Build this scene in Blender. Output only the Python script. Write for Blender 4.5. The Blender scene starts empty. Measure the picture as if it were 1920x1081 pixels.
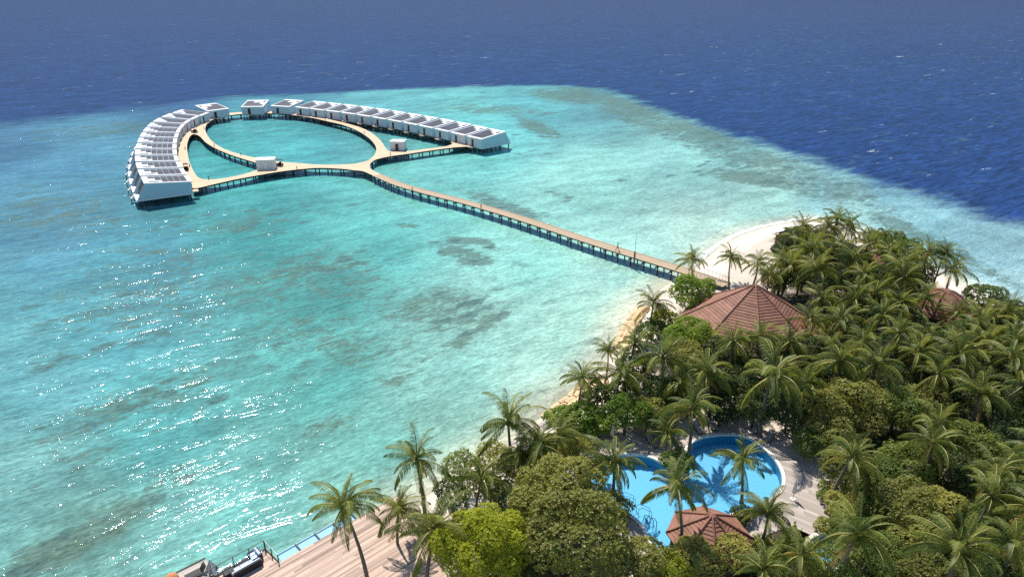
import bpy, bmesh, math, random
import numpy as np
from mathutils import Vector, Matrix

R = math.radians
S = bpy.context.scene
C = S.collection
rnd = random.Random(7)

# ------------------------------------------------------------------ camera, sky, sun, exposure
CAM_H, PITCH, FPX = 50.0, R(24.0), 1280.0
cd = bpy.data.cameras.new('camera')
cam = bpy.data.objects.new('camera', cd)
C.objects.link(cam)
cam.location = (0, 0, CAM_H)
cam.rotation_euler = (R(90) - PITCH, 0, 0)
cd.sensor_width = 36.0
cd.lens = 24.0
cd.clip_start = 0.5
cd.clip_end = 60000.0
S.camera = cam

SUN_EL, SUN_AZ = R(56), R(-24)            # azimuth measured from +Y towards +X
W = bpy.data.worlds.new('World')
S.world = W
W.use_nodes = True
wn = W.node_tree.nodes
wn.clear()
sky = wn.new('ShaderNodeTexSky')
sky.sky_type = 'NISHITA'
sky.sun_disc = False
sky.sun_elevation = SUN_EL
sky.sun_rotation = SUN_AZ
sky.air_density = 1.0
sky.dust_density = 0.1
sky.ozone_density = 2.5
bg = wn.new('ShaderNodeBackground')
bg.inputs['Strength'].default_value = 0.125
wo = wn.new('ShaderNodeOutputWorld')
W.node_tree.links.new(sky.outputs[0], bg.inputs[0])
W.node_tree.links.new(bg.outputs[0], wo.inputs[0])

sd = bpy.data.lights.new('sun', 'SUN')
sd.energy = 5.0
sd.angle = R(0.53)
sd.color = (1.0, 0.94, 0.85)
sun = bpy.data.objects.new('sun', sd)
C.objects.link(sun)
sv = Vector((math.sin(SUN_AZ) * math.cos(SUN_EL), math.cos(SUN_AZ) * math.cos(SUN_EL), math.sin(SUN_EL)))
sun.rotation_euler = sv.to_track_quat('Z', 'Y').to_euler()
sun.location = (0, 0, 120)

S.view_settings.view_transform = 'Standard'
S.view_settings.look = 'None'
S.view_settings.exposure = 0.3
S.view_settings.gamma = 1.0
S.view_settings.use_curve_mapping = False
S.cycles.use_denoising = False
S.cycles.max_bounces = 6
S.cycles.transparent_max_bounces = 12
S.cycles.sample_clamp_indirect = 6.0

# ------------------------------------------------------------------ survey helpers
def at(px, py, z=0.0):
    """ground survey: a point of the photograph (1920 px wide) to its place at height z"""
    x = (px - 960.0) / FPX
    u = -(py - 540.5) / FPX
    f = math.cos(PITCH) + u * math.sin(PITCH)
    w = -math.sin(PITCH) + u * math.cos(PITCH)
    t = (z - CAM_H) / w
    return Vector((x * t, f * t, z))

def to_px(p):
    dz = p[2] - CAM_H
    dep = p[1] * math.cos(PITCH) - dz * math.sin(PITCH)
    up = p[1] * math.sin(PITCH) + dz * math.cos(PITCH)
    return (960 + FPX * p[0] / dep, 540.5 - FPX * up / dep, dep)

def lin(r, g, b):
    f = lambda c: (c / 255 / 12.92) if c <= 10 else ((c / 255 + 0.055) / 1.055) ** 2.4
    return (f(r), f(g), f(b))

def inside(p, poly):
    x, y = p[0], p[1]
    c = False
    j = len(poly) - 1
    for i in range(len(poly)):
        xi, yi = poly[i][0], poly[i][1]
        xj, yj = poly[j][0], poly[j][1]
        if (yi > y) != (yj > y) and x < (xj - xi) * (y - yi) / (yj - yi) + xi:
            c = not c
        j = i
    return c

def seg_dist(p, poly, closed=True):
    best = 1e9
    n = len(poly)
    for i in range(n if closed else n - 1):
        a, b = poly[i], poly[(i + 1) % n]
        dx, dy = b[0] - a[0], b[1] - a[1]
        t = max(0, min(1, ((p[0] - a[0]) * dx + (p[1] - a[1]) * dy) / (dx * dx + dy * dy + 1e-9)))
        best = min(best, math.hypot(p[0] - a[0] - t * dx, p[1] - a[1] - t * dy))
    return best

def catmull(pts, n=5, closed=True):
    out = []
    m = len(pts)
    for i in range(m if closed else m - 1):
        g = (lambda k: pts[k % m]) if closed else (lambda k: pts[max(0, min(m - 1, k))])
        p0, p1, p2, p3 = g(i - 1), g(i), g(i + 1), g(i + 2)
        for k in range(n):
            t = k / n
            out.append(0.5 * (2 * p1 + (p2 - p0) * t + (2 * p0 - 5 * p1 + 4 * p2 - p3) * t * t
                              + (3 * p1 - p0 - 3 * p2 + p3) * t ** 3))
    if not closed:
        out.append(pts[-1].copy())
    return out

# ------------------------------------------------------------------ mesh helpers
class MB:
    def __init__(s):
        s.v, s.f, s.m = [], [], []
    def face(s, pts, mi=0):
        b = len(s.v)
        s.v += [tuple(p) for p in pts]
        s.f.append(tuple(range(b, b + len(pts))))
        s.m.append(mi)
    def hexa(s, c, mi=0):
        """eight corners: bottom 0-3 counter-clockwise, top 4-7"""
        b = len(s.v)
        s.v += [tuple(p) for p in c]
        for q in ((3, 2, 1, 0), (4, 5, 6, 7), (0, 1, 5, 4), (1, 2, 6, 5), (2, 3, 7, 6), (3, 0, 4, 7)):
            s.f.append(tuple(b + i for i in q))
            s.m.append(mi)
    def box(s, x0, x1, y0, y1, z0, z1, mi=0):
        s.hexa([(x0, y0, z0), (x1, y0, z0), (x1, y1, z0), (x0, y1, z0),
                (x0, y0, z1), (x1, y0, z1), (x1, y1, z1), (x0, y1, z1)], mi)
    def tube(s, pts, rad, n=7, mi=0, cap=True):
        pts = [Vector(p) for p in pts]
        rad = rad if isinstance(rad, (list, tuple)) else [rad] * len(pts)
        b = len(s.v)
        for i, p in enumerate(pts):
            d = (pts[min(i + 1, len(pts) - 1)] - pts[max(i - 1, 0)]).normalized()
            a = d.cross(Vector((0, 1, 0)) if abs(d.y) < 0.9 else Vector((1, 0, 0))).normalized()
            e = d.cross(a)
            for k in range(n):
                t = 2 * math.pi * k / n
                s.v.append(tuple(p + (a * math.cos(t) + e * math.sin(t)) * rad[i]))
        for i in range(len(pts) - 1):
            for k in range(n):
                k2 = (k + 1) % n
                s.f.append((b + i * n + k, b + i * n + k2, b + (i + 1) * n + k2, b + (i + 1) * n + k))
                s.m.append(mi)
        if cap:
            s.f.append(tuple(b + k for k in range(n))[::-1]); s.m.append(mi)
            s.f.append(tuple(b + (len(pts) - 1) * n + k for k in range(n))); s.m.append(mi)
    def mesh(s, name, mats, smooth=False):
        me = bpy.data.meshes.new(name)
        me.from_pydata(s.v, [], s.f)
        for m in (mats if isinstance(mats, (list, tuple)) else [mats]):
            me.materials.append(m)
        me.polygons.foreach_set('material_index', s.m)
        if smooth:
            me.polygons.foreach_set('use_smooth', [True] * len(s.f))
        me.update()
        return me
    def build(s, name, mats, parent=None, smooth=False):
        return place(name, s.mesh(name, mats, smooth), parent)

def place(name, me, parent=None, loc=None, rz=None, scale=None):
    o = bpy.data.objects.new(name, me)
    C.objects.link(o)
    if parent is not None:
        o.parent = parent
    if loc is not None:
        o.location = loc
    if rz is not None:
        o.rotation_euler = (0, 0, rz)
    if scale is not None:
        o.scale = scale
    return o

def tag(o, label=None, cat=None, group=None, kind=None):
    if label: o['label'] = label
    if cat: o['category'] = cat
    if group: o['group'] = group
    if kind: o['kind'] = kind
    return o

def thing(name, label, cat, loc=(0, 0, 0), rz=0.0, group=None):
    o = bpy.data.objects.new(name, None)
    C.objects.link(o)
    o.empty_display_size = 0.3
    o.location = loc
    o.rotation_euler = (0, 0, rz)
    return tag(o, label, cat, group)

def copy_tree(o, parent=None):
    c = o.copy()
    C.objects.link(c)
    if parent is not None:
        c.parent = parent
    for ch in list(o.children):
        copy_tree(ch, c)
    return c

def ordinal(k):
    return ['nearest', 'second nearest', 'third nearest', 'fourth nearest', 'fifth nearest', 'sixth nearest',
            'seventh nearest', 'eighth nearest', 'ninth nearest', 'tenth nearest', 'eleventh nearest',
            'twelfth nearest', 'thirteenth nearest', 'fourteenth nearest', 'fifteenth nearest',
            'sixteenth nearest', 'seventeenth nearest', 'eighteenth nearest', 'nineteenth nearest',
            'twentieth nearest'][min(k, 19)]

# ------------------------------------------------------------------ materials
def new_mat(name):
    m = bpy.data.materials.new(name)
    m.use_nodes = True
    n = m.node_tree.nodes
    n.clear()
    out = n.new('ShaderNodeOutputMaterial')
    return m, n, m.node_tree.links, out

def mat(name, col, rough=0.7, var=0.25, scale=1.5, stretch=(1, 1, 1), bump=0.0, objvar=0.0, spec=0.3, metallic=0.0, rot=0.0):
    """plain surface with procedural mottling along object coordinates"""
    m, n, l, out = new_mat(name)
    p = n.new('ShaderNodeBsdfPrincipled')
    p.inputs['Roughness'].default_value = rough
    p.inputs['Specular IOR Level'].default_value = spec
    p.inputs['Metallic'].default_value = metallic
    tc = n.new('ShaderNodeTexCoord')
    mp = n.new('ShaderNodeMapping')
    mp.inputs['Scale'].default_value = stretch
    mp.inputs['Rotation'].default_value = (0, 0, rot)
    l.new(tc.outputs['Object'], mp.inputs['Vector'])
    nz = n.new('ShaderNodeTexNoise')
    nz.inputs['Scale'].default_value = scale
    nz.inputs['Detail'].default_value = 6
    nz.inputs['Roughness'].default_value = 0.65
    l.new(mp.outputs[0], nz.inputs['Vector'])
    mr = n.new('ShaderNodeMapRange')
    mr.inputs['From Min'].default_value = 0.25
    mr.inputs['From Max'].default_value = 0.75
    mr.inputs['To Min'].default_value = 1 - var
    mr.inputs['To Max'].default_value = 1 + var
    l.new(nz.outputs[0], mr.inputs['Value'])
    val = mr.outputs[0]
    if objvar:
        oi = n.new('ShaderNodeObjectInfo')
        m2 = n.new('ShaderNodeMapRange')
        m2.inputs['To Min'].default_value = 1 - objvar
        m2.inputs['To Max'].default_value = 1 + objvar
        l.new(oi.outputs['Random'], m2.inputs['Value'])
        mm = n.new('ShaderNodeMath'); mm.operation = 'MULTIPLY'
        l.new(val, mm.inputs[0]); l.new(m2.outputs[0], mm.inputs[1])
        val = mm.outputs[0]
    vm = n.new('ShaderNodeVectorMath'); vm.operation = 'SCALE'
    vm.inputs[0].default_value = col
    l.new(val, vm.inputs['Scale'])
    l.new(vm.outputs[0], p.inputs['Base Color'])
    if bump:
        b = n.new('ShaderNodeBump')
        b.inputs['Strength'].default_value = bump
        b.inputs['Distance'].default_value = 0.05
        l.new(nz.outputs[0], b.inputs['Height'])
        l.new(b.outputs[0], p.inputs['Normal'])
    l.new(p.outputs[0], out.inputs[0])
    return m

def leaf_mat(name, c1, c2, trans=0.35, rough=0.42, patch=0.45, spec=0.35):
    """foliage: two hues mixed by object and by patch, part of the light passes through"""
    m, n, l, out = new_mat(name)
    oi = n.new('ShaderNodeObjectInfo')
    geo = n.new('ShaderNodeNewGeometry')
    nz = n.new('ShaderNodeTexNoise')
    nz.inputs['Scale'].default_value = 1.3
    nz.inputs['Detail'].default_value = 3
    l.new(geo.outputs['Position'], nz.inputs['Vector'])
    ad = n.new('ShaderNodeMath'); ad.operation = 'MULTIPLY_ADD'
    ad.inputs[1].default_value = 1.0 - patch
    l.new(oi.outputs['Random'], ad.inputs[0])
    m1 = n.new('ShaderNodeMath'); m1.operation = 'MULTIPLY'
    m1.inputs[1].default_value = patch
    l.new(nz.outputs[0], m1.inputs[0])
    l.new(m1.outputs[0], ad.inputs[2])
    m3 = n.new('ShaderNodeMath'); m3.operation = 'MULTIPLY_ADD'
    m3.inputs[1].default_value = 0.4
    m3.inputs[2].default_value = -0.2
    l.new(geo.outputs['Random Per Island'], m3.inputs[0])
    m4 = n.new('ShaderNodeMath'); m4.operation = 'ADD'; m4.use_clamp = True
    l.new(ad.outputs[0], m4.inputs[0]); l.new(m3.outputs[0], m4.inputs[1])
    mx = n.new('ShaderNodeMix'); mx.data_type = 'RGBA'
    mx.inputs[6].default_value = (*c1, 1)
    mx.inputs[7].default_value = (*c2, 1)
    l.new(m4.outputs[0], mx.inputs[0])
    p = n.new('ShaderNodeBsdfPrincipled')
    p.inputs['Roughness'].default_value = rough
    p.inputs['Specular IOR Level'].default_value = spec
    l.new(mx.outputs[2], p.inputs['Base Color'])
    t = n.new('ShaderNodeBsdfTranslucent')
    g = n.new('ShaderNodeMix'); g.data_type = 'RGBA'; g.blend_type = 'MULTIPLY'
    g.inputs[0].default_value = 1.0
    g.inputs[7].default_value = (1.9, 1.75, 0.7, 1)
    l.new(mx.outputs[2], g.inputs[6])
    l.new(g.outputs[2], t.inputs['Color'])
    ms = n.new('ShaderNodeMixShader')
    ms.inputs[0].default_value = trans
    l.new(p.outputs[0], ms.inputs[1]); l.new(t.outputs[0], ms.inputs[2])
    l.new(ms.outputs[0], out.inputs[0])
    return m

M = {}
M['deck_tan'] = mat('bleached timber', (0.60, 0.44, 0.29), 0.75, 0.14, 0.35, (1, 1, 1))
M['jetty_tan'] = mat('jetty timber', (0.40, 0.305, 0.205), 0.8, 0.25, 1.0, (0.12, 3.0, 1), rot=R(46))
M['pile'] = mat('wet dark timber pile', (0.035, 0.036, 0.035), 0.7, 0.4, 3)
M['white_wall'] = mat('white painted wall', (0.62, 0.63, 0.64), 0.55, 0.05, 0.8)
M['side_wall'] = mat('wall tinted with water bounce', (0.40, 0.54, 0.61), 0.55, 0.06, 0.8)  # blue bounce light off the water and shade put into the wall colour
M['white_roof'] = mat('white roof sheet', (0.72, 0.71, 0.70), 0.5, 0.04, 0.6)
M['panel'] = mat('solar cells', (0.032, 0.032, 0.046), 0.45, 0.25, 1.2, objvar=0.35, spec=0.2)
M['panel_frame'] = mat('aluminium frame', (0.16, 0.16, 0.18), 0.4, 0.05, 2)
M['dark_wood'] = mat('dark brown shutter wood', (0.06, 0.035, 0.028), 0.5, 0.35, 2.5, (6, 1, 1))
M['tile'] = mat('red brown roof tile', (0.25, 0.118, 0.078), 0.7, 0.36, 1.1, objvar=0.16, bump=0.3)
M['tile_under'] = mat('roof underlay', (0.05, 0.03, 0.025), 0.9, 0.2, 2)
M['plank'] = mat('weathered deck plank', (0.46, 0.335, 0.26), 0.75, 0.3, 2.0, (0.6, 10, 1), objvar=0.38)
M['plank_grey'] = mat('silvered deck plank', (0.42, 0.365, 0.32), 0.8, 0.3, 2.0, (0.25, 8, 1), objvar=0.2)
M['coping'] = mat('pale pool coping', (0.70, 0.66, 0.60), 0.6, 0.12, 1.5)
M['wicker'] = mat('dark wicker', (0.022, 0.022, 0.025), 0.6, 0.4, 12)
M['cushion'] = mat('pale blue cushion', (0.52, 0.62, 0.74), 0.8, 0.12, 2)
M['rail'] = mat('dark metal rail', (0.05, 0.04, 0.035), 0.45, 0.2, 4)
M['steel'] = mat('brushed steel tube', (0.30, 0.31, 0.32), 0.3, 0.1, 4, metallic=0.8)
M['canvas'] = mat('white canvas', (0.75, 0.73, 0.70), 0.85, 0.1, 2)
M['grey_canvas'] = mat('grey canvas', (0.33, 0.31, 0.30), 0.85, 0.15, 2)
M['terracotta'] = mat('terracotta cloth', (0.55, 0.22, 0.09), 0.8, 0.15, 2)
M['thatch'] = mat('grey thatch', (0.24, 0.22, 0.21), 0.95, 0.35, 4, (1, 1, 4), bump=0.6)
M['bag'] = mat('orange sand geotextile', (0.62, 0.44, 0.26), 0.9, 0.18, 2.5, objvar=0.14, bump=0.4)
M['trunk'] = mat('grey palm bark', (0.15, 0.125, 0.10), 0.85, 0.35, 3, (1, 1, 6), objvar=0.25, bump=0.6)
M['bark'] = mat('brown bark', (0.11, 0.085, 0.06), 0.9, 0.35, 3, (1, 1, 0.4), bump=0.6)
M['coconut'] = mat('green brown coconut', (0.17, 0.13, 0.04), 0.5, 0.4, 3, objvar=0.4)
M['skin'] = mat('skin', (0.30, 0.17, 0.11), 0.6, 0.05, 3)
M['shirt'] = mat('pale shirt cloth', (0.55, 0.55, 0.55), 0.9, 0.1, 5)
M['trousers'] = mat('dark trousers cloth', (0.03, 0.035, 0.045), 0.9, 0.2, 5)
M['hair'] = mat('dark hair', (0.01, 0.009, 0.008), 0.6, 0.2, 9)
M['black'] = mat('black lacquer', (0.015, 0.015, 0.018), 0.35, 0.2, 3)
M['rubber'] = mat('black rubber', (0.012, 0.012, 0.012), 0.9, 0.2, 3)
M['brown_wall'] = mat('brown timber wall', (0.14, 0.085, 0.055), 0.8, 0.3, 2, (5, 5, 0.5))
M['frond'] = leaf_mat('palm leaf', (0.045, 0.085, 0.017), (0.255, 0.275, 0.052), 0.44, 0.45, 0.3, 0.3)
M['frond_dry'] = leaf_mat('dry palm leaf', (0.34, 0.25, 0.10), (0.30, 0.17, 0.065), 0.30, 0.7, 0.4, 0.2)
M['frond_yellow'] = leaf_mat('yellowing palm leaf', (0.30, 0.27, 0.05), (0.38, 0.27, 0.045), 0.36, 0.45, 0.4, 0.4)
M['rachis'] = mat('pale leaf stalk', (0.42, 0.38, 0.13), 0.5, 0.15, 3)
M['leaf_olive'] = leaf_mat('olive leaves', (0.095, 0.115, 0.022), (0.39, 0.38, 0.085), 0.25, 0.42, 0.35, 0.3)
M['leaf_mid'] = leaf_mat('green leaves', (0.05, 0.095, 0.018), (0.205, 0.26, 0.048), 0.25, 0.42, 0.35, 0.3)
M['leaf_bright'] = leaf_mat('bright green leaves', (0.085, 0.16, 0.015), (0.22, 0.31, 0.03), 0.3, 0.42, 0.4, 0.3)
M['leaf_yellow'] = leaf_mat('yellow green leaves', (0.20, 0.25, 0.014), (0.42, 0.43, 0.03), 0.34, 0.5, 0.3, 0.3)
M['leaf_dark'] = leaf_mat('dark green leaves', (0.026, 0.052, 0.012), (0.085, 0.12, 0.025), 0.2, 0.42, 0.4, 0.3)
M['leaf_flower'] = leaf_mat('yellow blossom', (0.45, 0.38, 0.03), (0.30, 0.33, 0.04), 0.35)

def terrain_mat():
    m, n, l, out = new_mat('coral sand')
    p = n.new('ShaderNodeBsdfPrincipled')
    p.inputs['Roughness'].default_value = 0.95
    p.inputs['Specular IOR Level'].default_value = 0.1
    g = n.new('ShaderNodeNewGeometry')
    sx = n.new('ShaderNodeSeparateXYZ')
    l.new(g.outputs['Position'], sx.inputs[0])
    n1 = n.new('ShaderNodeTexNoise'); n1.inputs['Scale'].default_value = 0.35; n1.inputs['Detail'].default_value = 7
    n2 = n.new('ShaderNodeTexNoise'); n2.inputs['Scale'].default_value = 2.6; n2.inputs['Detail'].default_value = 5
    l.new(g.outputs['Position'], n1.inputs['Vector']); l.new(g.outputs['Position'], n2.inputs['Vector'])
    at_ = n.new('ShaderNodeAttribute'); at_.attribute_name = 'litter'
    ma = n.new('ShaderNodeMath'); ma.operation = 'ADD'
    l.new(n1.outputs[0], ma.inputs[0]); l.new(n2.outputs[0], ma.inputs[1])
    mr = n.new('ShaderNodeMapRange'); mr.interpolation_type = 'SMOOTHSTEP'
    mr.inputs['From Min'].default_value = 0.62; mr.inputs['From Max'].default_value = 0.95
    l.new(ma.outputs[0], mr.inputs['Value'])
    mm = n.new('ShaderNodeMath'); mm.operation = 'MULTIPLY'
    l.new(mr.outputs[0], mm.inputs[0]); l.new(at_.outputs['Fac'], mm.inputs[1])
    mx = n.new('ShaderNodeMix'); mx.data_type = 'RGBA'
    mx.inputs[6].default_value = (0.70, 0.61, 0.51, 1)
    mx.inputs[7].default_value = (0.065, 0.055, 0.038, 1)
    l.new(mm.outputs[0], mx.inputs[0])
    # wet sand just above the waterline
    wt = n.new('ShaderNodeMapRange')
    wt.inputs['From Min'].default_value = 0.02; wt.inputs['From Max'].default_value = 0.30
    wt.inputs['To Min'].default_value = 0.80; wt.inputs['To Max'].default_value = 1.0
    l.new(sx.outputs['Z'], wt.inputs['Value'])
    sc = n.new('ShaderNodeVectorMath'); sc.operation = 'SCALE'
    l.new(mx.outputs[2], sc.inputs[0]); l.new(wt.outputs[0], sc.inputs['Scale'])
    l.new(sc.outputs[0], p.inputs['Base Color'])
    b = n.new('ShaderNodeBump'); b.inputs['Strength'].default_value = 0.5; b.inputs['Distance'].default_value = 0.1
    l.new(n2.outputs[0], b.inputs['Height']); l.new(b.outputs[0], p.inputs['Normal'])
    l.new(p.outputs[0], out.inputs[0])
    return m
M['sand'] = terrain_mat()

def sea_mat():
    m, n, l, out = new_mat('lagoon and ocean water')
    def N(t, **kw):
        x = n.new(t)
        for k, v in kw.items():
            x.inputs[k.replace('_', ' ')].default_value = v
        return x
    def math_(op, a, b=None, c=None, clamp=False):
        x = n.new('ShaderNodeMath'); x.operation = op; x.use_clamp = clamp
        for i, q in enumerate((a, b, c)):
            if q is None: continue
            if isinstance(q, (int, float)): x.inputs[i].default_value = q
            else: l.new(q, x.inputs[i])
        return x.outputs[0]
    def smooth(v, lo, hi, a=0.0, b=1.0):
        x = n.new('ShaderNodeMapRange'); x.interpolation_type = 'SMOOTHSTEP'
        x.inputs['From Min'].default_value = lo; x.inputs['From Max'].default_value = hi
        x.inputs['To Min'].default_value = a; x.inputs['To Max'].default_value = b
        l.new(v, x.inputs['Value'])
        return x.outputs[0]
    def mixc(f, a, b):
        x = n.new('ShaderNodeMix'); x.data_type = 'RGBA'
        l.new(f, x.inputs[0])
        for i, q in ((6, a), (7, b)):
            if isinstance(q, tuple): x.inputs[i].default_value = (*q, 1)
            else: l.new(q, x.inputs[i])
        return x.outputs[2]
    def mulc(a, v):
        x = n.new('ShaderNodeVectorMath'); x.operation = 'SCALE'
        l.new(a, x.inputs[0]); l.new(v, x.inputs['Scale'])
        return x.outputs[0]
    tc = n.new('ShaderNodeTexCoord')
    rot = n.new('ShaderNodeVectorRotate'); rot.rotation_type = 'Z_AXIS'
    rot.inputs['Angle'].default_value = -R(34)
    l.new(tc.outputs['Object'], rot.inputs['Vector'])
    def coords(sx, sy):
        x = n.new('ShaderNodeMapping'); x.inputs['Scale'].default_value = (sx, sy, 1)
        l.new(rot.outputs[0], x.inputs['Vector'])
        return x.outputs[0]
    def noise(sx, sy, detail=3, rough=0.55, dist=0.0):
        x = N('ShaderNodeTexNoise', Scale=1.0, Detail=detail, Roughness=rough, Distortion=dist)
        l.new(coords(sx, sy), x.inputs['Vector'])
        return x.outputs[0]
    def attr(a, o='Fac'):
        x = n.new('ShaderNodeAttribute'); x.attribute_name = a
        return x.outputs[o]
    base = attr('lagoon', 'Color')
    deep, weed, shore = attr('deep'), attr('weed'), attr('foam')
    # lagoon floor: sand bars and depth mottling; finer noise paints ripple light and dark
    big = noise(0.018, 0.03, 5, 0.6, 0.4)
    med = noise(0.10, 0.22, 6, 0.68, 0.6)
    fine = noise(0.6, 1.7, 4, 0.75, 0.4)
    base = mulc(base, smooth(big, 0.32, 0.68, 0.80, 1.15))
    base = mulc(base, smooth(med, 0.3, 0.7, 0.78, 1.18))
    base = mulc(base, smooth(fine, 0.33, 0.67, 0.76, 1.2))
    base = mulc(base, smooth(noise(1.7, 4.4, 3, 0.7, 0.5), 0.33, 0.67, 0.8, 1.18))  # light and dark of small ripples painted into the colour
    # seagrass and coral heads
    wv = math_('ADD', math_('MULTIPLY', noise(0.09, 0.17, 6, 0.7, 1.0), 0.9), math_('MULTIPLY', noise(0.42, 0.8, 5, 0.72, 0.8), 1.0))
    wfac = smooth(math_('ADD', math_('MULTIPLY', weed, 0.52), wv), 1.06, 1.30, 0.0, 0.78)
    wc = mulc(mixc(fine, (0.040, 0.085, 0.065), (0.135, 0.195, 0.135)), smooth(noise(1.1, 2.2, 4, 0.7), 0.3, 0.7, 0.55, 1.45))
    col = mixc(wfac, base, wc)
    # scattered small coral heads
    vc = N('ShaderNodeTexVoronoi', Scale=1.0)
    wob = N('ShaderNodeTexNoise', Scale=1.0, Detail=4, Roughness=0.7)
    l.new(coords(0.45, 0.7), wob.inputs['Vector'])
    va = n.new('ShaderNodeVectorMath'); va.operation = 'MULTIPLY_ADD'
    va.inputs[1].default_value = (0.9, 0.9, 0)
    l.new(wob.outputs['Color'], va.inputs[0]); l.new(coords(0.16, 0.26), va.inputs[2])
    l.new(va.outputs[0], vc.inputs['Vector'])
    heads = math_('MULTIPLY', smooth(vc.outputs['Distance'], 0.22, 0.36, 1.0, 0.0), smooth(math_('ADD', noise(0.02, 0.035, 3), math_('MULTIPLY', weed, 0.35)), 0.56, 0.66, 0.0, 0.75))
    col = mixc(heads, col, mulc(mixc(fine, (0.035, 0.085, 0.08), (0.10, 0.17, 0.14)), smooth(noise(1.2, 2.4, 3), 0.3, 0.7, 0.6, 1.4)))
    # the drop into open ocean
    dv = noise(0.05, 0.12, 7, 0.7, 0.7)
    df = smooth(math_('ADD', deep, math_('MULTIPLY_ADD', dv, 1.7, -0.85)), 0.08, 0.92)
    dcol = mulc(mixc(noise(0.004, 0.012, 3), (0.0075, 0.026, 0.10), (0.011, 0.037, 0.132)), smooth(noise(0.13, 0.75, 5, 0.75, 0.4), 0.34, 0.66, 0.35, 1.5))  # light and dark sides of the waves put into the ocean colour
    dcol = mulc(dcol, smooth(noise(0.035, 0.2, 4, 0.7, 0.4), 0.34, 0.66, 0.78, 1.22))
    col = mixc(df, col, dcol)
    # whitecaps on open water and surf on the beach
    cap = math_('MULTIPLY', smooth(noise(0.05, 0.32, 7, 0.75, 1.0), 0.645, 0.69), smooth(deep, 0.2, 0.8, 0.0, 0.75))
    surf = smooth(math_('ADD', shore, math_('MULTIPLY_ADD', noise(0.5, 0.9, 5, 0.65), 0.9, -0.45)), 0.52, 0.75)
    col = mixc(math_('MAXIMUM', cap, surf), col, (0.78, 0.80, 0.80))
    p = n.new('ShaderNodeBsdfDiffuse')
    l.new(col, p.inputs['Color'])
    gls = n.new('ShaderNodeBsdfGlossy')
    gls.inputs['Roughness'].default_value = 0.085
    gls.inputs['Color'].default_value = (0.74, 0.86, 1.0, 1)
    fre = n.new('ShaderNodeFresnel'); fre.inputs['IOR'].default_value = 1.33
    # wind ripples on chop on swell
    calm = attr('calm')
    h = math_('MULTIPLY', noise(0.055, 0.16, 2, 0.5, 0.3), 0.6)
    rip = math_('ADD', math_('MULTIPLY', noise(0.3, 0.85, 3, 0.6, 0.4), 0.34), math_('MULTIPLY', noise(0.9, 2.2, 3, 0.6, 0.3), 0.26))
    # gusts gather the ripples into bands that follow the crests
    gust = smooth(noise(0.075, 0.34, 3, 0.6, 0.6), 0.46, 0.66, 0.42, 1.45)
    h = math_('ADD', h, math_('MULTIPLY', rip, gust))
    h = math_('MULTIPLY', h, calm)
    b = n.new('ShaderNodeBump')
    b.inputs['Strength'].default_value = 1.0
    b.inputs['Distance'].default_value = 0.24
    l.new(h, b.inputs['Height'])
    l.new(b.outputs[0], p.inputs['Normal'])
    l.new(b.outputs[0], gls.inputs['Normal'])
    l.new(b.outputs[0], fre.inputs['Normal'])
    # a wind-roughened sea mirrors far less at grazing angles than a still one
    cap_ = math_('MINIMUM', math_('MULTIPLY', fre.outputs[0], 0.7), 0.092)
    ms = n.new('ShaderNodeMixShader')
    l.new(cap_, ms.inputs[0]); l.new(p.outputs[0], ms.inputs[1]); l.new(gls.outputs[0], ms.inputs[2])
    l.new(ms.outputs[0], out.inputs[0])
    return m
M['sea'] = sea_mat()

def pool_water_mat():
    m, n, l, out = new_mat('clear pool water')
    tr = n.new('ShaderNodeBsdfTransparent'); tr.inputs[0].default_value = (0.72, 0.93, 1.0, 1)
    gl = n.new('ShaderNodeBsdfGlossy'); gl.inputs['Roughness'].default_value = 0.03
    fr = n.new('ShaderNodeFresnel'); fr.inputs[0].default_value = 1.33
    tc = n.new('ShaderNodeTexCoord')
    nz = n.new('ShaderNodeTexNoise'); nz.inputs['Scale'].default_value = 2.2; nz.inputs['Detail'].default_value = 3
    l.new(tc.outputs['Object'], nz.inputs['Vector'])
    b = n.new('ShaderNodeBump'); b.inputs['Strength'].default_value = 0.3; b.inputs['Distance'].default_value = 0.03
    l.new(nz.outputs[0], b.inputs['Height'])
    l.new(b.outputs[0], gl.inputs['Normal']); l.new(b.outputs[0], fr.inputs['Normal'])
    ms = n.new('ShaderNodeMixShader')
    l.new(fr.outputs[0], ms.inputs[0]); l.new(tr.outputs[0], ms.inputs[1]); l.new(gl.outputs[0], ms.inputs[2])
    l.new(ms.outputs[0], out.inputs[0])
    return m
M['pool_water'] = pool_water_mat()
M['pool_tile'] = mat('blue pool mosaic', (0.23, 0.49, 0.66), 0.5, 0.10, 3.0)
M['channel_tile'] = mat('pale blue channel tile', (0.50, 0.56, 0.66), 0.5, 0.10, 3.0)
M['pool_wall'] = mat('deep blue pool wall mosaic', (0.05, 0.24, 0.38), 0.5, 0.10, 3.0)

# ------------------------------------------------------------------ the island's outline and the sea
coast_px = [(500, 1150), (600, 1083), (700, 1003), (790, 930), (860, 882), (935, 836), (975, 806), (1012, 778), (1040, 757),
            (1082, 725), (1118, 690), (1150, 645), (1166, 610), (1188, 580), (1210, 556), (1245, 534), (1285, 516),
            (1318, 486), (1345, 463), (1385, 441), (1422, 428), (1478, 416), (1530, 410), (1590, 424), (1630, 443),
            (1680, 470), (1740, 500), (1812, 534), (1860, 556), (1920, 585), (2050, 650), (2300, 770)]
coast = catmull([at(x, y, 0) for x, y in coast_px], 4, False)
coast = [Vector((-60, 12, 0)), Vector((-45, 30, 0))] + coast + [Vector((150, 60, 0)), Vector((150, 12, 0))]

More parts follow.
